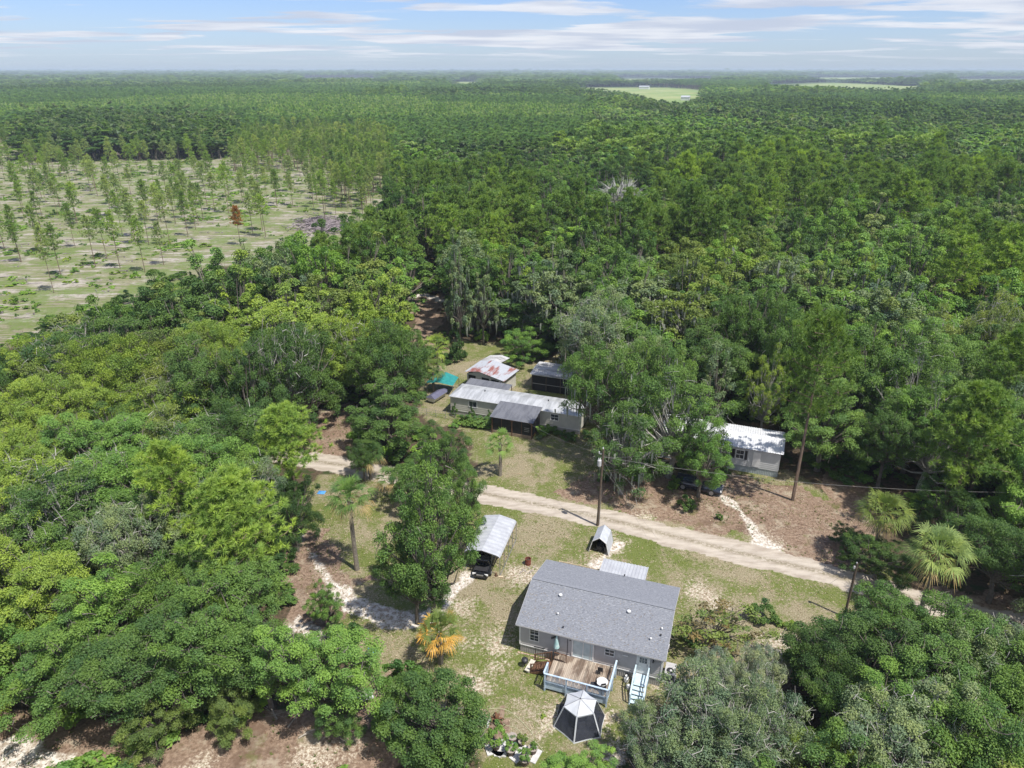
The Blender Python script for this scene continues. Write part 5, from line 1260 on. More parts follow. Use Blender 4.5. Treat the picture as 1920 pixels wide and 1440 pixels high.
# ------------------------------------------------------------------ carport and the black car
CO, CR = (-1.19, 57.2, 0), radians(-15.2)
g = thing('metal_carport', 'open carport with ribbed pale metal roof beside the tall oak', 'carport', CO, CR)
b = MB(); WC, LC = 3.7, 6.4
cx_ = [0, .12, .35, WC / 2, WC - .35, WC - .12, WC]; cz_ = [2.25, 2.42, 2.52, 2.85, 2.52, 2.42, 2.25]
k_ = 26
for i in range(2): pass
prof = [( -x_, z_) for x_, z_ in zip(cx_, cz_)]; vs, fs = [], []; ny = 44
for j in range(ny + 1):
    y_ = LC * j / ny; rib = .03 if j % 4 in (1, 2) else 0
    for x_, z_ in prof: vs.append((x_, y_, z_ + rib))
for j in range(ny + 1):
    y_ = LC * j / ny; rib = .03 if j % 4 in (1, 2) else 0
    for x_, z_ in prof: vs.append((x_, y_, z_ + rib - .02))
m_ = len(prof); tot_ = m_ * (ny + 1)
for j in range(ny):
    for i in range(m_ - 1):
        a_ = j * m_ + i; fs.append((a_, a_ + m_, a_ + m_ + 1, a_ + 1)); fs.append((tot_ + a_, tot_ + a_ + 1, tot_ + a_ + m_ + 1, tot_ + a_ + m_))
MB().add(vs, fs).build('roof_sheet', METALW, g)
for j in range(5):
    y_ = .08 + j * (LC - .16) / 4
    for x_ in (-.03, -WC + .03): MB().lohi((x_ - .03, y_ - .03, 0), (x_ + .03, y_ + .03, 2.24)).build('post', STEEL, g)
    MB().bar((-.05, y_, 2.25), (-WC / 2, y_, 2.76), .05, .05).build('rafter', STEEL, g); MB().bar((-WC / 2, y_, 2.76), (-WC + .05, y_, 2.25), .05, .05).build('rafter', STEEL, g)
for x_ in (-.03, -WC + .03):
    MB().bar((x_, 0.04, 2.2), (x_, LC - .04, 2.2), .04, .04).build('side_rail', STEEL, g); MB().bar((x_, 0.04, .06), (x_, LC - .04, .06), .05, .05).build('ground_rail', STEEL, g)

def car(name, label, cat, loc, rz, paint, hood_open=False, pickup=False):
    """car along +x (front at +x), body lofted through cross sections"""
    g = thing(name, label, cat, loc, rz)
    L_, W_ = (5.6, 2.0) if pickup else (4.7, 1.84); zs = 1.0 if pickup else .86; cl = .35 if pickup else .24
    st_ = [(-L_ / 2, .72, zs * .72, .82), (-L_ / 2 + .15, .80, zs * .97, .92), (-L_ * .3, .84, zs * 1.05, .95), (0, .86, zs * 1.04, .97), (L_ * .22, .85, zs * 1.02, .96), (L_ * .36, .82, zs * .93, .94), (L_ / 2 - .18, .74, zs * .82, .90), (L_ / 2, .58, zs * .62, .80)]
    vs, fs = [], []
    for x_, sh, zt, wf in st_:
        w_ = W_ / 2 * wf; vs += [(x_, -w_ * .92, cl), (x_, -w_, cl + .2), (x_, -w_, zt * .82), (x_, -w_ * .88, zt), (x_, 0, zt + .03), (x_, w_ * .88, zt), (x_, w_, zt * .82), (x_, w_, cl + .2), (x_, w_ * .92, cl)]
    for i in range(len(st_) - 1):
        for k_ in range(8): a_ = i * 9 + k_; fs.append((a_, a_ + 9, a_ + 10, a_ + 1)[::-1])
        fs.append((i * 9, i * 9 + 8, i * 9 + 17, i * 9 + 9)[::-1])
    fs += [tuple(range(9)), tuple(range(len(vs) - 1, len(vs) - 10, -1))]
    MB().add(vs, fs).build('body', paint, g, smooth=False)
    x0, x1, x2, x3 = (-.6, -.45, .75, 1.5) if pickup else (-2.0, -1.2, .25, 1.15)
    zr = zs * 1.04; zt = zr + (.72 if pickup else .52); a_, c_ = W_ * .42, W_ * .34
    MB().add([(x0, -a_, zr), (x3, -a_, zr), (x3, a_, zr), (x0, a_, zr), (x1, -c_, zt), (x2, -c_, zt), (x2, c_, zt), (x1, c_, zt)], [(0, 1, 5, 4), (1, 2, 6, 5), (2, 3, 7, 6), (3, 0, 4, 7)]).build('windows', GLASS, g)
    MB().add([(x1 - .05, -c_ - .03, zt), (x2 + .05, -c_ - .03, zt), (x2 + .05, c_ + .03, zt), (x1 - .05, c_ + .03, zt), (x1 + .1, -c_ + .1, zt + .05), (x2 - .1, -c_ + .1, zt + .05), (x2 - .1, c_ - .1, zt + .05), (x1 + .1, c_ - .1, zt + .05)], [(0, 1, 5, 4), (1, 2, 6, 5), (2, 3, 7, 6), (3, 0, 4, 7), (4, 5, 6, 7), (3, 2, 1, 0)]).build('roof', paint, g)
    for s_ in (-1, 1):
        MB().bar((x3, s_ * a_, zr), (x2, s_ * c_, zt), .06, .06).build('pillar', paint, g); MB().bar((x0, s_ * a_, zr), (x1, s_ * c_, zt), .08, .06).build('pillar', paint, g)
        for x_ in (-L_ * .3, L_ * .3):
            wh = MB().tube([(x_, s_ * (W_ / 2 - .2), cl + .08), (x_, s_ * (W_ / 2 + .01), cl + .08)], cl + .08, 16).build('wheel', RUBBER, g)
            MB().tube([(x_, s_ * (W_ / 2 + .0), cl + .08), (x_, s_ * (W_ / 2 + .025), cl + .08)], cl * .75, 12).build('rim', STEEL, wh)
        MB().box((L_ / 2 - .12, s_ * W_ * .33, zs * .72), (.16, .36, .13), rz=-s_ * .4).build('headlight', LAMPW, g)
        MB().box((x3 - .15, s_ * (W_ / 2 + .06), zr), (.12, .18, .12)).build('side_mirror', paint, g)
    MB().lohi((L_ / 2 - .05, -W_ * .3, cl + .02), (L_ / 2 + .03, W_ * .3, cl + .16)).build('bumper', DARKM, g)
    MB().lohi((L_ / 2 - .06, -.35, zs * .55), (L_ / 2 + .015, .35, zs * .7)).build('grille', STEEL, g)
    if pickup:
        MB().add([(-L_ / 2 + .1, -.8, zs * 1.06), (-.75, -.8, zs * 1.06), (-.75, .8, zs * 1.06), (-L_ / 2 + .1, .8, zs * 1.06)], [(0, 1, 2, 3)]).build('bed_liner', DARKM, g)
        for s_ in (-1, 1): MB().lohi((-L_ / 2 + .05, s_ * .86 - .05, zs * 1.05), (-.7, s_ * .86 + .05, zs * 1.14)).build('bed_rail', paint, g)
    if hood_open:
        MB().lohi((1.2, -.7, zs * 1.02), (2.05, .7, zs * 1.0 + .03)).build('engine_bay', DARKM, g)
        MB().box((1.35, 0, zs + .52), (1.15, 1.45, .05), ry=-1.05).build('hood', paint, g)
    return g
car('parked_car', 'black car with raised hood poking out of the carport', 'car', (*at(917, 1055)[:2], 0), CR - pi / 2 + .04, BLACKP, hood_open=True).location = (CO[0] - 1.45, CO[1] + 1.85, 0)
car('parked_pickup', 'dark blue pickup truck parked under the oak by the white home', 'pickup truck', (*at(1309, 917)[:2], 0), radians(-25), BLUEP, pickup=True)
g = MB().lohi((-.25, -.1, 0), (.25, .1, .09)).build('lumber_block', LUMBER, None, at(939, 1082), -.2); tag(g, 'short pale lumber block by the carport post', 'lumber')
g = thing('jack_stand', 'small brown jack stand in front of the black car', 'stand', at(930, 1080)); MB().lathe([(.16, 0), (.05, .3), (.07, .34)], 4).build('base_frame', BROWNW, g); MB().lohi((-.08, -.05, .34), (.08, .05, .38)).build('saddle_plate', BROWNW, g)
# fire drum with stones
g = thing('fire_drum', 'rusty red fire drum on the grass behind the grey house', 'drum', at(990, 1058)); MB().lathe([(.3, 0), (.3, .32), (.32, .34), (.3, .36), (.3, .7), (.32, .72), (.27, .72), (.27, .5)], 16).build('drum_wall', REDM, g); MB().lathe([(.26, .50), (.25, .52)], 12).build('ash', SOIL, g)
for i in range(14):
    p = at(989, 1069) + Vector((-.75 + i * .115, random.gauss(0, .35), 0)); r_ = random.uniform(.08, .17)
    g = MB().lathe([(r_ * .8, 0), (r_, r_ * .4), (r_ * .5, r_ * .9)], 6).build('stone', STONE, None, p, random.uniform(0, 3)); tag(g, f'{["flat", "rounded"][r_ > .12]} grey rubble stone before the fire drum, {ORD[min(i, 11)] if i < 12 else ["thirteenth", "fourteenth"][i - 12]} from left', 'stone', 'stones by the fire drum')
# peaked shelter
v0, v1 = at(1103, 1034), at(1142, 1042); ang = atan2(v1.y - v0.y, v1.x - v0.x)
g = thing('storage_shelter', 'small grey peaked canvas shelter open at the front by the utility pole', 'shelter', ((v0 + v1) / 2), ang)
pr = [(-1.05, .02), (-.72, 1.42), (0, 1.95), (.72, 1.42), (1.05, .02)]; DPS = 2.5
for i, nm in enumerate(('side_sheet', 'roof_sheet', 'roof_sheet', 'side_sheet')):
    (xa, za), (xb, zb) = pr[i], pr[i + 1]; b = MB(); nd = Vector((zb - za, 0, -(xb - xa))).normalized() * -.03
    q = [Vector((xa, 0, za)), Vector((xb, 0, zb)), Vector((xb * .97, DPS, zb)), Vector((xa * .97, DPS, za))]
    b.add(q + [v_ - nd for v_ in q], [(0, 1, 2, 3)[::-1], (4, 5, 6, 7), (0, 4, 5, 1), (1, 5, 6, 2), (2, 6, 7, 3), (3, 7, 4, 0)]).build(nm, CANVASG, g)
MB().add([(x_, DPS - .02, z_) for x_, z_ in pr] + [(x_, DPS + .02, z_) for x_, z_ in pr], [(0, 1, 2, 3, 4), (9, 8, 7, 6, 5)]).build('back_sheet', CANVASG, g)
for i in range(4): MB().bar((pr[i][0], -.01, pr[i][1]), (pr[i + 1][0], -.01, pr[i + 1][1]), .06, .07).build('front_frame', WHITE, g)
g2 = thing('garden_tractor', 'dark garden tractor parked inside the peaked shelter', 'tractor', (v0 + v1) / 2 + Vector((.3, .9, 0)), ang - pi / 2)
MB().lohi((-.2, -.25, .3), (.75, .25, .72)).build('hood', DARKM, g2); MB().lohi((-.65, -.3, .35), (-.2, .3, .55)).build('body', DARKM, g2); MB().lohi((-.6, -.2, .55), (-.25, .2, .65)).box((-.6, 0, .78), (.08, .4, .36)).build('seat', RUBBER, g2)
for x_, r_ in ((-.5, .27), (.55, .2)):
    for s_ in (-1, 1): MB().tube([(x_, s_ * .28, r_), (x_, s_ * .46, r_)], r_, 12).build('wheel', RUBBER, g2)

# ------------------------------------------------------------------ utility poles and wires
PB = at(1120, 985); PT = PB + Vector((.18, -.1, 9.6))
g = thing('utility_pole', 'tall wooden utility pole with a grey transformer standing at the road edge', 'utility pole', PB)
MB().tube([(0, 0, -.4), PT - PB], [.15, .11], 10).build('pole_shaft', POLEW, g)
MB().lathe([(.2, 0), (.22, .04), (.22, .66), (.2, .7), (.06, .76)], 12, (-.2, -.26, 7.7)).build('transformer', ACGREY, g)
for dx in (-.08, .08): MB().lathe([(.035, 0), (.05, .06), (.03, .12), (.045, .2)], 7, (-.2 + dx, -.26, 8.44)).build('bushing', LAMPW, g)
MB().tube([(.19, .02, 0), (.2, .02, 6.1)], .045, 6).build('conduit', STEEL, g)
MB().lathe([(.05, 0), (.08, .1), (.03, .24)], 7, (.14, -.08, 9.62)).build('insulator', LAMPW, g)
MB().bar((-.25, -.1, 9.1), (.2, -.1, 9.1), .06, .06).build('bracket', STEEL, g); MB().lathe([(.05, 0), (.06, .25)], 7, (-.26, -.1, 9.1)).build('cutout', LAMPW, g)
PB2 = at(1583, 1157); PT2 = PB2 + Vector((.05, .05, 6.0))
g = thing('bare_pole', 'short bare wooden pole between the lawn and the dirt road', 'pole', PB2)
MB().tube([(0, 0, -.4), PT2 - PB2], [.13, .1], 9).build('pole_shaft', POLEW, g)
MB().lathe([(.05, 0), (.06, .14)], 6, (-.02, 0, 6.02)).build('pole_cap', ACGREY, g); MB().lohi((-.22, -.05, 5.5), (-.08, .05, 5.75)).build('meter_box', ACGREY, g)
def wire(a_, c_, sag, lb, r_=.009):
    P_ = [a_.lerp(c_, i / 14) - Vector((0, 0, sag * 4 * (i / 14) * (1 - i / 14))) for i in range(15)]
    g = MB().tube(P_, r_, 4).build('overhead_wire', WIRE, None); tag(g, lb, 'wire')
wire(PT - Vector((0, 0, .9)), Vector((62, 60, 8.2)), 1.6, 'long sagging service wire from the utility pole toward the two fan palms', .012)
wire(PT - Vector((0, 0, .6)), Vector((-1.4, 90.2, 3.1)), .8, 'thin wire from the utility pole to the screened porch')
wire(PT - Vector((0, 0, 1.0)), Vector((27.5, 79.0, 3.7)), .6, 'twisted service wire from the utility pole to the white home')
wire(PT - Vector((0, 0, 1.2)), PB + Vector((5.2, -3.0, .02)), 0, 'guy wire from the utility pole to the ground across the dirt road')
wire(PT - Vector((0, 0, 2.2)), PB + Vector((6.2, -2.6, .02)), 0, 'second guy wire anchored further along the dirt road')
wire(PT2 - Vector((0, 0, .2)), PB2 + Vector((-3.6, 1.6, .02)), 0, 'guy wire of the short bare pole')

# ------------------------------------------------------------------ beige trailer and what stands round it
TO, TR = (-8.95, 94.1, 0), radians(-20)
g = thing('beige_trailer', 'long beige single-wide trailer with a pale metal roof', 'mobile home', TO, TR); TL, TD = 19.5, 4.4
for nm, a_, c_ in (('front_wall', (0, 0), (TL, 0)), ('rear_wall', (TL, TD), (0, TD)), ('end_wall', (TL, 0), (TL, TD)), ('end_wall', (0, TD), (0, 0))):
    b = MB(); lap_wall(b, a_, c_, .65, 2.85, .26, .02); b.build(nm, BEIGE, g)
b = MB(); lap_wall(b, (.02, .04), (TL - .02, .04), 0, .63, .22, .02, prof='g'); b.build('skirting', SKIRT, g)
MB().lohi((-.02, -.03, .64), (TL + .02, -.002, .69)).build('belt_trim', WHITE, g)
# low roof with a hipped end, seams across
b = MB(); n = 22; rr = random.Random(8)
for sg in (0, 1):
    vs, fs = [], []
    for i in range(n + 1):
        x_ = -.15 + (TL + .3) * i / n; e_ = 1 if i else .0
        for q in (0, 1):
            z_ = .02 * q
            y0 = -.2 if sg == 0 else TD + .2; vs += [(x_ + q * .03, y0, 2.88 + z_ * .4), (x_ + q * .03 + (1.0 if i == 0 else 0), TD / 2, 3.32 + z_ * e_)]
    for i in range(2 * n + 1): fs.append((2 * i, 2 * i + 2, 2 * i + 3, 2 * i + 1) if sg == 0 else (2 * i + 1, 2 * i + 3, 2 * i + 2, 2 * i))
    MB().add(vs, fs).build('roof_slope', METALT, g)
MB().add([(-.15, -.2, 2.88), (.88, TD / 2, 3.325), (-.15, TD + .2, 2.88)], [(0, 1, 2)]).build('roof_hip', METALT, g)
MB().lohi((-.16, -.21, 2.80), (TL + .16, TD + .21, 2.87)).build('eave_trim', WHITE, g)
for x_ in (1.95, 11.6, 16.2):
    z_ = 3.35; MB().lathe([(.08, 0), (.08, .2), (.12, .22)], 8, (x_ + 2.6, TD / 2, 3.28)).build('roof_vent', DARKM, g)
window(g, 2.9, 1.55, 1.3, 1.0, muntin=(2, 1), rail=False); window(g, 7.1, 1.75, 1.0, .75, muntin=(1, 1), rail=False); window(g, 15.2, 1.55, 1.2, 1.0, muntin=(2, 2))
# screened porch
g = thing('screened_porch', 'dark screened porch with grey sheet roof in front of the beige trailer', 'porch', TO, TR)
MB().corr((7.65, -3.85, 2.55), (6.3, 0, 0), (0, 4.1, .62), .24, .03).build('roof_sheet', METALG, g)
for x_ in (7.9, 10.8, 13.65): MB().lohi((x_ - .07, -3.6, 0), (x_ + .07, -3.46, 2.54)).build('post', BROWNW, g)
for x_ in (9.3, 12.2): MB().lohi((x_ - .03, -3.56, .5), (x_ + .03, -3.5, 2.4)).build('stud', BROWNW, g)
MB().lohi((7.85, -3.62, 2.38), (13.72, -3.44, 2.52)).build('beam', BROWNW, g)
MB().lohi((7.97, -3.54, .48), (13.58, -3.5, 2.37)).build('screen', SCREEN, g); MB().lohi((7.86, -3.42, .48), (7.9, -.1, 2.5)).build('screen', SCREEN, g); MB().lohi((13.66, -3.42, .48), (13.7, -.1, 2.5)).build('screen', SCREEN, g)
MB().lohi((7.86, -3.58, 0), (13.7, -3.46, .46)).build('knee_wall', M('porch_boards', (.27, .2, .15), (.2, .15, .11), scale=3), g); MB().lohi((7.88, -3.4, .02), (13.66, -.1, .4)).build('porch_floor', BROWNW, g)
for z_ in (1.05, 1.3, 1.55): MB().lohi((12.6, -3.6, z_), (13.3, -3.56, z_ + .05)).build('shutter_slat', STEEL, g)
for x_, s_ in ((10.8, 1), (10.8, -1), (13.65, -1)): MB().bar((x_, -3.53, 2.1), (x_ + s_ * .4, -3.53, 2.42), .06, .06).build('knee_brace', BROWNW, g)
def at_tr(x_, y_): return (TO[0] + x_ * cos(TR) - y_ * sin(TR), TO[1] + x_ * sin(TR) + y_ * cos(TR))
def bush(x_, y_, kd, s_, zs_, tone, lb, name='shrub', grp=None):
    o = link(name, kd, None, (x_, y_, 0), random.uniform(0, 6)); o.scale = (s_, s_, zs_); o.color = (*TONE[tone], 1); tag(o, lb, 'shrub', grp); return o
for x_, hh, lb in ((.9, 1.4, 'narrow upright shrub at the end of the beige trailer'), (3.6, 1.25, 'narrow dark shrub under the trailer window'), (6.2, 1.2, 'narrow dark shrub beside the screened porch')): bush(*at_tr(x_, -.6), BUSH[2], .32, hh / 1.6, 'deep green', lb)
for k_ in range(6): bush(*at_tr(3.1 + k_ * .8, -2.6 + .1 * k_), BUSH[2], .7, .62, 'mid green', f'clipped hedge bush, {ORD[k_]} of six counted toward the screened porch', 'hedge_bush', 'hedge left of the screened porch')
for x_, y_, s_, z_, t_, lb in ((14.6, -1.6, .9, 1.1, 'bright green', 'bright leafy shrub right beside the screened porch'), (15.7, -1.3, 1.0, 1.0, 'mid green', 'rounder shrub next to the bright porch shrub'), (14.5, -3.3, .5, .5, 'grey-green', 'small grey shrub at the porch corner'), (17.2, -1.6, .9, .7, 'deep green', 'dark shrub under the mossy oak by the trailer'), (18.6, -2, 1.0, .8, 'deep green', 'dark shrub at the far end of the trailer'), (2.2, -3.5, .9, .6, 'bright green', 'spreading shrub at the near end of the hedge')):
    bush(*at_tr(x_, y_), BUSH[1], s_, z_, t_, lb)
# rusty shed
SO, SR = (-7.34, 103.18, 0), radians(-28)
g = thing('rusty_shed', 'old pale shed with red rust patches on its metal roof', 'shed', SO, SR)
for nm, a_, c_ in (('front_wall', (.2, .2), (6.5, .2)), ('end_wall', (6.5, .2), (6.5, 4.7)), ('end_wall', (.2, 4.7), (.2, .2)), ('rear_wall', (6.5, 4.7), (.2, 4.7))):
    b = MB(); lap_wall(b, a_, c_, 0, 2.5, .3, .02); b.build(nm, BEIGE, g)
MB().corr((-.1, -.1, 2.85), (2.5, 0, .5), (0, 5.0, .1), .3, .03).build('roof_sheet', RUST, g)
MB().corr((2.4, -.1, 3.37), (4.6, 0, -.78), (0, 5.0, .1), .3, .03).build('roof_sheet', RUST, g)
MB().corr((-.1, 4.9, 2.97), (2.5, 0, .5), (0, 3.2, -.2), .3, .03).build('roof_sheet', METALO, g); MB().corr((2.4, 4.9, 3.45), (1.3, 0, -.2), (0, 3.0, -.2), .3, .03).build('roof_sheet', METALO, g)
b = MB(); lap_wall(b, (.2, 7.9), (.2, 4.8), 0, 2.4, .3, .02); b.build('end_wall', BEIGE, g); MB().add([(.2, .17, 2.5), (6.5, .17, 2.5), (2.4, .17, 3.3)], [(0, 1, 2)]).build('gable', BEIGE, g)
for x_ in (.5, 2.9, 4.6): MB().lohi((x_, .14, 1.75), (x_ + 1.3, .17, 2.4)).build('dark_opening', SCREEN, g)
g = thing('grey_lean_to', 'low grey sheet roof on posts between the trailer and the rusty shed', 'lean-to', (-6.7, 100.4, 0), radians(-22))
MB().corr((0, -1.4, 2.35), (7.0, 0, 0), (0, 2.2, .3), .28, .03).build('roof_sheet', METALG, g)
for x_ in (.1, 3.5, 6.9): MB().lohi((x_ - .05, -1.3, 0), (x_ + .05, -1.2, 2.34)).build('post', BROWNW, g); MB().lohi((x_ - .05, .6, 0), (x_ + .05, .7, 2.6)).build('post', BROWNW, g)
g = thing('dark_shed', 'dark screened shed under a weathered white sheet roof', 'shed', (2.98, 102.4, 0), radians(-20))
b = MB()
MB().lohi((.1, .25, 0), (7.0, .3, .5)).build('knee_wall', SCREEN, g); MB().lohi((.15, .3, .5), (6.95, .34, 2.6)).build('screen', SCREEN, g); MB().lohi((.1, .36, 0), (.16, 4.5, 2.7)).build('end_wall', SCREEN, g); MB().lohi((6.94, .36, 0), (7.0, 4.5, 2.7)).build('end_wall', SCREEN, g); MB().lohi((.16, 4.44, 0), (6.94, 4.5, 2.7)).build('rear_wall', SCREEN, g)
for x_ in (.1, 2.4, 4.7, 6.95): MB().lohi((x_ - .05, .14, 0), (x_ + .05, .24, 2.7)).build('post', POLEW, g)
MB().lohi((.1, .17, 1.15), (7, .21, 1.24)).build('rail', STEEL, g); MB().lohi((.0, .12, 2.6), (7.1, .25, 2.76)).build('beam', WHITE, g)
MB().corr((-.2, -.1, 2.8), (7.5, 0, 0), (0, 2.6, .32), .3, .03).build('roof_sheet', METALO, g); MB().corr((-.2, 2.4, 3.14), (7.5, 0, 0), (0, 2.4, -.1), .3, .03).build('roof_sheet', METALO, g)
g = thing('teal_canopy', 'teal tarp canopy behind the end of the beige trailer', 'canopy', (*at(830, 712, 1.9)[:2], 0), radians(-15))
MB().add([(-2.2, -1.5, 1.75), (0, -1.6, 2.1), (2.2, -1.5, 1.75), (-2.2, 1.6, 1.85), (0, 1.7, 2.5), (2.1, 1.5, 1.95)], [(0, 1, 4, 3), (1, 2, 5, 4)]).build('tarp', TEAL, g)
for x_ in (-2.1, 2.1):
    for y_ in (-1.45, 1.5): MB().lohi((x_ - .03, y_ - .03, 0), (x_ + .03, y_ + .03, 1.8)).build('post', STEEL, g)
g = thing('covered_boat', 'small boat under a violet tarp beside the trailer end', 'boat', at(822, 748), radians(60))
MB().add([(-2, -.8, .9), (1.2, -.8, .9), (2.4, 0, .95), (1.2, .8, .9), (-2, .8, .9), (-1.9, -.5, .3), (1.1, -.5, .3), (1.8, 0, .45), (1.1, .5, .3), (-1.9, .5, .3)], [(0, 5, 6, 1), (1, 6, 7, 2), (2, 7, 8, 3), (3, 8, 9, 4), (4, 9, 5, 0), (9, 8, 7, 6, 5)]).build('hull', LAMPW, g)
MB().add([(-2.05, -.86, .92), (1.2, -.86, .92), (2.45, 0, .97), (1.2, .86, .92), (-2.05, .86, .92), (-1.8, 0, 1.35), (1.0, 0, 1.25)], [(0, 1, 6, 5), (1, 2, 6), (2, 3, 6), (3, 4, 5, 6), (4, 0, 5)]).build('tarp', PURPLE, g)
g = thing('wire_fence', 'low wire fence with thin posts in front of the beige trailer', 'fence', TO, TR)
for k_ in range(9): MB().tube([(-4.5 + k_ * 1.5, -1.9, 0), (-4.5 + k_ * 1.5, -1.9, 1.15)], .035, 5).build('post', STEEL, g)
for z_ in (.4, .75, 1.1): MB().bar((-4.5, -1.9, z_), (7.5, -1.9, z_), .025, .025).build('wire', STEEL, g)

# ------------------------------------------------------------------ the white home on the right
e0, e1 = at(1355, 833, 3.5), at(1470, 852, 3.5); WR = atan2(e1.y - e0.y, e1.x - e0.x); WL = 15.0
WO = (e1.x - WL * cos(WR), e1.y - WL * sin(WR), 0)
g = thing('white_home', 'pale grey mobile home with bright ribbed metal roof half hidden by oaks', 'mobile home', WO, WR)
for nm, a_, c_ in (('front_wall', (.2, .3), (WL - .3, .3)), ('end_wall', (WL - .3, .3), (WL - .3, 5.9)), ('end_wall', (.2, 5.9), (.2, .3)), ('rear_wall', (WL - .3, 5.9), (.2, 5.9))):
    b = MB(); lap_wall(b, a_, c_, .85, 3.35, .24, .02); b.build(nm, PALEW, g)
b = MB(); lap_wall(b, (.22, .34), (WL - .32, .34), 0, .83, .2, .02, prof='g'); b.build('skirting', M('blue_grey_skirting', (.40, .44, .46), (.34, .38, .40)), g)
b = MB(); lap_wall(b, (WL - .34, .34), (WL - .34, 5.8), 0, .83, .2, .02, prof='g'); b.build('skirting', MATS['blue_grey_skirting'], g)
METALH = M('bright_sheet_roof', (0.66, 0.67, 0.69), (0.54, 0.55, 0.57), scale=1.2, rough=.5)
MB().corr((0, 0, 3.42), (WL, 0, 0), (0, 3.15, .62), .30, .045).build('roof_sheet', METALH, g); MB().corr((WL, 6.3, 3.42), (-WL, 0, 0), (0, -3.15, .62), .30, .045).build('roof_sheet', METALH, g)
for x_ in (.2, WL - .3): MB().add([(x_, .3, 3.3), (x_, 5.9, 3.3), (x_, 3.1, 3.98), (x_ - .05, .3, 3.3), (x_ - .05, 5.9, 3.3), (x_ - .05, 3.1, 3.98)], [(0, 1, 2), (5, 4, 3)]).build('gable', PALEW, g)
for px in (1356, 1384):
    lx, ly = loc_of(WO, WR, at(px, 853, 2.4)); wf = window(g, lx - .3, 1.75, 1.0, 1.25, y=.3, muntin=(2, 2))
    for s_ in (-.42, 1.06): MB().lohi((lx - .3 + s_, .24, 1.75), (lx - .3 + s_ + .32, .28, 3.0)).build('shutter', DARKM, g)
lx, ly = loc_of(WO, WR, at(1402, 868, 1.8)); MB().lohi((lx - .02, .24, .88), (lx + .02, .28, 3.3)).build('downspout', WHITE, g)
MB().lohi((lx + .5, .22, 1.0), (lx + 1.4, .27, 3.0)).build('entry_door', WHITE, g)
for px, py, s_, z_, t_, lb in ((1352, 895, .62, .95, 'dark green', 'round dark shrub at the corner of the white home'), (1286, 956, .62, .8, 'deep green', 'dark shrub alone on the pine straw beside the road'), (1348, 973, .38, .6, 'deep green', 'smallest shrub beside the white home driveway'),
                              (1425, 1162, .72, .95, 'deep green', 'tallest of the three lawn shrubs with a pointed top'), (1455, 1168, .5, .6, 'mid green', 'low middle one of the three lawn shrubs'), (1478, 1176, .55, .6, 'yellow-green', 'spiky yellow-green one of the three lawn shrubs'),
                              (1350, 1150, .35, .5, 'bright green', 'tiny green sapling on the lawn behind the rusty leaved tree'), (1295, 1200, .8, .5, 'deep green', 'dark low shrub at the end of the grey house'), (858, 678, .75, 2.1, 'dark green', 'dark columnar cedar in the clearing beside the rusty shed'),
                              (1020, 1345, .2, .2, 'yellow-green', 'small weed tuft on the lawn by the screen tent'), (1130, 900, .9, .7, 'dark green', 'dark shrub beneath the mossy oak next to the pole')):
    p = at(px, py); bush(p.x, p.y, BUSH[2] if z_ > .7 else BUSH[1], s_, z_, t_, lb)
# rusty-leaved young tree behind the grey house
rs = oak_kind(301, 3.0, 4.2, 1500, .26, 26, flat=.5, frac=1, Hf=1.8, low=-.5, twig=50)
p = at(1345, 1185, 2.0); o = put_tree(rs, 'rusty_tree', p, 'low spreading tree with rust and olive leaves on the lawn', 'tree', 'olive')
o2 = oak_kind(302, 2.8, 4.1, 700, .26, 22, flat=.5, frac=0, Hf=1.9, low=-.5); c_ = link('rusty_leaves', o2['crown'], o); c_.color = (.20, .15, .07, 1)
# dead grey tree, snags, fallen branches
def snag(x_, y_, h_, R_, seed, label, name='dead_tree', n_=26, r0=.16, mt=BARKG):
    rr = random.Random(seed); g = thing(name, label, 'dead tree', (x_, y_, 0)); MB().tube([(0, 0, -.2), (.2, 0, h_ * .5), (0, .2, h_ * .9)], [r0, r0 * .7, r0 * .25], 7).build('trunk', mt, g)
    b = MB()
    for k_ in range(n_):
        t_ = rr.uniform(.45, .9); a_ = rr.uniform(0, 6.28); l_ = R_ * rr.uniform(.5, 1); s_ = Vector((.2 * (1 - t_), .2 * t_ * .5, h_ * t_)); e_ = s_ + Vector((cos(a_) * l_, sin(a_) * l_, l_ * rr.uniform(.3, .9))); m_ = s_.lerp(e_, .5) + Vector((rr.gauss(0, .2), rr.gauss(0, .2), .1))
        b.tube([s_, m_, e_], [r0 * .35, r0 * .25, .03], 4, caps=False)
        for _ in range(5):
            e2 = m_.lerp(e_, rr.random()) + Vector((rr.gauss(0, l_ * .25), rr.gauss(0, l_ * .25), rr.uniform(.1, l_ * .35))); b.tube([m_, e2], [.05, .02], 3, caps=False)
    kind(b.build('branches', mt, g), 'stuff')
p = at(1160, 392, 12); snag(p.x, p.y, 17.5, 6.2, 5, 'pale grey leafless tree rising out of the far woods', n_=130, r0=.34, mt=M('bleached_wood', (.46, .45, .43), (.36, .35, .33), rough=.9))
p = at(745, 470, 9); snag(p.x, p.y, 13, 2.5, 6, 'leafless grey tree at the edge between field and woods', n_=26, r0=.22)
p = at(60, 915, 5); snag(p.x, p.y, 9, 4.2, 7, 'leaning bare oak skeleton in the left woods', n_=9, r0=.2)
p = at(570, 650, 8); snag(p.x, p.y, 12.5, 2.4, 9, 'thin pale dead tree in the woods above the sandy bend', n_=16, r0=.14)
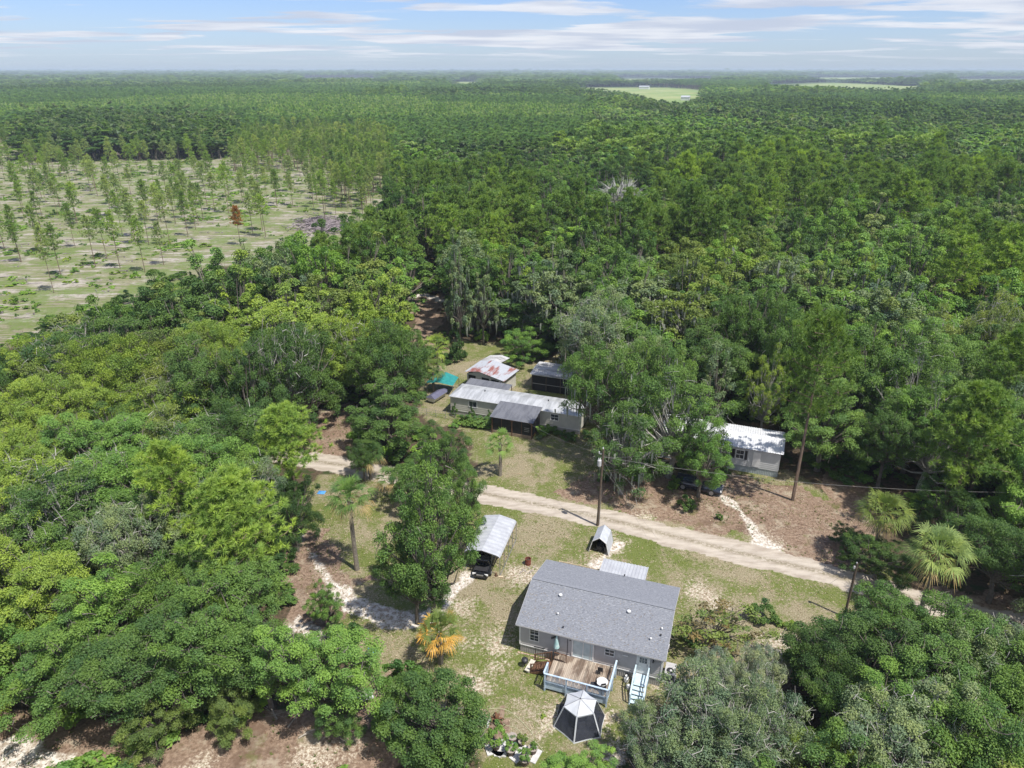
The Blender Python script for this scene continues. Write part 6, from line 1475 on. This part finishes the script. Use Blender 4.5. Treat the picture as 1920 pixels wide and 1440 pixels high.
for i, (px, py, ang, l_, lb) in enumerate(((540, 1365, 1.2, 2.6, 'fallen grey branch on the pine straw clearing'), (520, 1350, 2.4, 2.0, 'fallen forked branch beside the straw clearing edge'), (560, 1385, .5, 1.6, 'short fallen branch nearest the middle of the straw clearing'), (800, 1290, 2.0, .9, 'short fallen stick below the golden palm'))):
    p = at(px, py); b = MB(); rr = random.Random(i); e_ = Vector((cos(ang) * l_, sin(ang) * l_, .15)); b.tube([(0, 0, .08), e_ * .5 + Vector((.1, .1, .2)), e_], [.06, .045, .02], 5)
    for k_ in range(9): s_ = e_ * rr.uniform(.2, .9) + Vector((0, 0, .1)); b.tube([s_, s_ + Vector((rr.gauss(0, .5), rr.gauss(0, .5), rr.uniform(0, .35)))], [.025, .01], 3, caps=False)
    g = b.build('fallen_branch', DEADW, None, p); tag(g, lb, 'branch')
b = MB(); rr = random.Random(12)
for k_ in range(520):
    p = at(602 + rr.gauss(0, 24), 424 + rr.gauss(0, 7)); a_ = rr.uniform(0, 3.1); l_ = rr.uniform(1, 3.4); z_ = rr.uniform(.1, 1.3)
    b.tube([p + Vector((-cos(a_) * l_, -sin(a_) * l_, z_)), p + Vector((cos(a_) * l_, sin(a_) * l_, z_ + rr.uniform(-.4, .6)))], [.13, .05], 3, caps=False)
kind(b.build('slash_pile', M('old_slash', (.30, .26, .27), (.17, .14, .15), scale=1, rough=.95)), 'stuff', 'grey brown pile of cut branches in the thinned field')
# small coloured things
for px, py, lb in ((603, 924, 'small blue tarp lying on the grass left of the tall cabbage palm'), (697, 1222, 'blue tarp scrap beside the woods under the white sand path'), (447, 1216, 'blue tarp half hidden among the left oaks')):
    g = MB().add([(-.5, -.3, .04), (.4, -.4, .05), (.5, .35, .04), (-.4, .4, .06), (0, 0, .22)], [(0, 1, 4), (1, 2, 4), (2, 3, 4), (3, 0, 4)]).build('blue_tarp', BLUETARP, None, at(px, py)); tag(g, lb, 'tarp')
g = thing('garden_cart', 'dark framed garden cart with a white tray at the edge of the straw clearing', 'cart', at(686, 1316), .4)
MB().lohi((-.6, -.35, .5), (.6, .35, .62)).build('tray', LAMPW, g)
for x_ in (-.5, .5):
    for y_ in (-.3, .3): MB().lohi((x_ - .02, y_ - .02, 0), (x_ + .02, y_ + .02, .5)).build('leg', DARKM, g)
MB().bar((.6, -.3, .55), (1.3, -.2, .95), .03, .03).build('handle', DARKM, g)
g = thing('water_barrel', 'grey barrel in the gap of the bottom right woods', 'barrel', at(1470, 1340)); MB().lathe([(.28, 0), (.31, .3), (.31, .6), (.28, .85)], 14).build('barrel_wall', ACGREY, g); MB().lathe([(.28, .86), (.27, .89)], 14).build('lid', LAMPW, g)
for k_, (px, py) in enumerate(((1000, 1296), (0, 0))):
    pass

# far farm buildings beyond the forest
for px, py, wd_, d_, h_, lb in ((1208, 167, 26, 16, 6, 'white barn at the far edge of the pale green farm field'), (1100, 163, 30, 12, 5, 'low white farm building at the left end of the farm field'), (1285, 188, 14, 10, 5, 'small white house at the near corner of the farm field'), (1075, 162, 16, 10, 5, 'small white shed left of the low farm building')):
    p = at(px, py); g = thing('farm_building', lb, 'farm building', p, radians(-20))
    MB().lohi((-wd_ / 2, -d_ / 2, 0), (wd_ / 2, d_ / 2, h_)).build('wall', LAMPW, g)
    MB().add([(-wd_ / 2 - .5, -d_ / 2 - .5, h_), (wd_ / 2 + .5, -d_ / 2 - .5, h_), (wd_ / 2 + .5, d_ / 2 + .5, h_), (-wd_ / 2 - .5, d_ / 2 + .5, h_), (-wd_ / 2 - .5, 0, h_ + 2.5), (wd_ / 2 + .5, 0, h_ + 2.5)], [(0, 1, 5, 4), (2, 3, 4, 5), (1, 2, 5), (3, 0, 4)]).build('roof', METALW, g)

# ------------------------------------------------------------------ litter and tufts on the lawn (nobody could count them)
rng = np.random.default_rng(5)
def ground_points(n, keep):
    lx, ly = rng.uniform(-22, 48, n), rng.uniform(34, 118, n); k = keep(lx, ly); return lx[k], ly[k]
def open_lawn(lx, ly):
    dr, _ = pldist(lx, ly, ROAD); hx, hy = loc_np(lx, ly); return pip(lx, ly, YARD) & (dr > 2.1) & ~((hx > -.1) & (hx < HL + .1) & (hy > -.1) & (hy < HD)) & (np.hypot(lx - 5.2, ly - 40.05) > 2.2)
def loc_np(lx, ly):
    dx, dy = lx - HO[0], ly - HO[1]; return dx * cos(HR) + dy * sin(HR), -dx * sin(HR) + dy * cos(HR)
lx, ly = ground_points(60000, lambda a_, c_: open_lawn(a_, c_) & (vnoise(a_, c_, 4, 91) * .6 + vnoise(a_, c_, 1.2, 92) * .4 + rng.uniform(-.25, .25, len(a_)) > .50) & (c_ < 100))
n = len(lx); N = unit(rng.normal(size=(n, 3)) * .35 + (0, 0, 1.)); P_ = np.stack([lx, ly, np.full(n, .05)], -1)
v, f, cv = leaf_quads(P_, N, .14, rng.uniform(0, 1, n), rng, .6)
kind(link('fallen_leaves', mesh_np('fallen_leaves', v, f, M('dry_leaves', (0.50, 0.42, 0.30), (0.30, 0.21, 0.13), scale=1.4, rough=.9))), 'stuff', 'dry pale leaves strewn over the lawn')
lx, ly = ground_points(26000, lambda a_, c_: open_lawn(a_, c_) & (vnoise(a_, c_, 5, 95) * .6 + vnoise(a_, c_, 1.5, 96) * .4 > .48)); n = len(lx)
Pt = np.stack([lx, ly, np.zeros(n)], -1); v, f, cv = tufts(Pt, np.tile((0, 0, 1.), (n, 1)), rng, 6, .17, .035, rng.uniform(.2, .9, n), 1.0)
o = link('grass', mesh_np('grass', v, f, NEEDLE, cv)); o.color = (.15, .18, .05, 1); kind(o, 'stuff', 'short grass tufts on the lawn')

lx, ly = rng.uniform(-45, 50, 90000), rng.uniform(33, 130, 90000); k = np.maximum.reduce([pip(lx, ly, q_) for q_ in STRAW]) & (pldist(lx, ly, ROAD)[0] > 2)
k &= vnoise(lx, ly, 3, 97) * .6 + vnoise(lx, ly, .9, 98) * .4 > .45; lx, ly = lx[k], ly[k]; n = len(lx)
v, f, cv = leaf_quads(np.stack([lx, ly, np.full(n, .05)], -1), unit(rng.normal(size=(n, 3)) * .4 + (0, 0, 1.)), .17, rng.uniform(0, 1, n), rng, .35)
kind(link('fallen_needles', mesh_np('fallen_needles', v, f, M('straw_litter', (0.36, 0.27, 0.19), (0.16, 0.09, 0.06), scale=1.1, rough=.9))), 'stuff', 'pine straw and dead leaves under the trees')
lx, ly = rng.uniform(-45, 50, 9000), rng.uniform(33, 130, 9000); k = np.maximum.reduce([pip(lx, ly, q_) for q_ in STRAW]) & (pldist(lx, ly, ROAD)[0] > 2) & (vnoise(lx, ly, 4, 99) > .56); lx, ly = lx[k], ly[k]; n = len(lx)
v, f, cv = tufts(np.stack([lx, ly, np.zeros(n)], -1), np.tile((0, 0, 1.), (n, 1)), rng, 9, .32, .05, rng.uniform(.2, .9, n), .8)
o = link('weeds', mesh_np('weeds', v, f, NEEDLE, cv)); o.color = (.13, .18, .05, 1); kind(o, 'stuff', 'weeds coming up through the pine straw')

b = MB(); rr = random.Random(31)
for k_ in range(2600):
    x_, y_ = rr.uniform(-330, -20), rr.uniform(125, 430)
    if not bool(pip(np.array(x_), np.array(y_), CUT)) or rr.random() > .25 + float(vnoise(x_, y_, 18, 103)): continue
    a_ = rr.gauss(-.35, .5); l_ = rr.uniform(.4, 1.8); z_ = rr.uniform(.04, .25); b.tube([(x_ - cos(a_) * l_, y_ - sin(a_) * l_, z_), (x_ + cos(a_) * l_, y_ + sin(a_) * l_, z_ + rr.uniform(0, .3))], [.11, .04], 3, caps=False)
    if rr.random() < .25: b.tube([(x_ + 1, y_, 0), (x_ + 1, y_, .35)], .17, 6)
kind(b.build('field_debris', MATS['old_slash']), 'stuff', 'cut branches and stumps left between the rows of the thinned field')

# ------------------------------------------------------------------ the air: one closed box of thin haze
hb = MB().lohi((-16000, -60, -2), (16000, 15800, 60))
hm = bpy.data.materials.new('haze'); hm.use_nodes = True
t = NT(hm.node_tree)
pv = t.n('ShaderNodeVolumePrincipled'); pv.inputs['Color'].default_value = (0.74, 0.87, 1.0, 1); pv.inputs['Density'].default_value = 0.00013; pv.inputs['Anisotropy'].default_value = 0.0
ho = t.n('ShaderNodeOutputMaterial'); t.l(pv.outputs[0], ho.inputs['Volume'])
kind(hb.build('haze', hm), 'stuff', 'thin bluish haze over the distant forest')
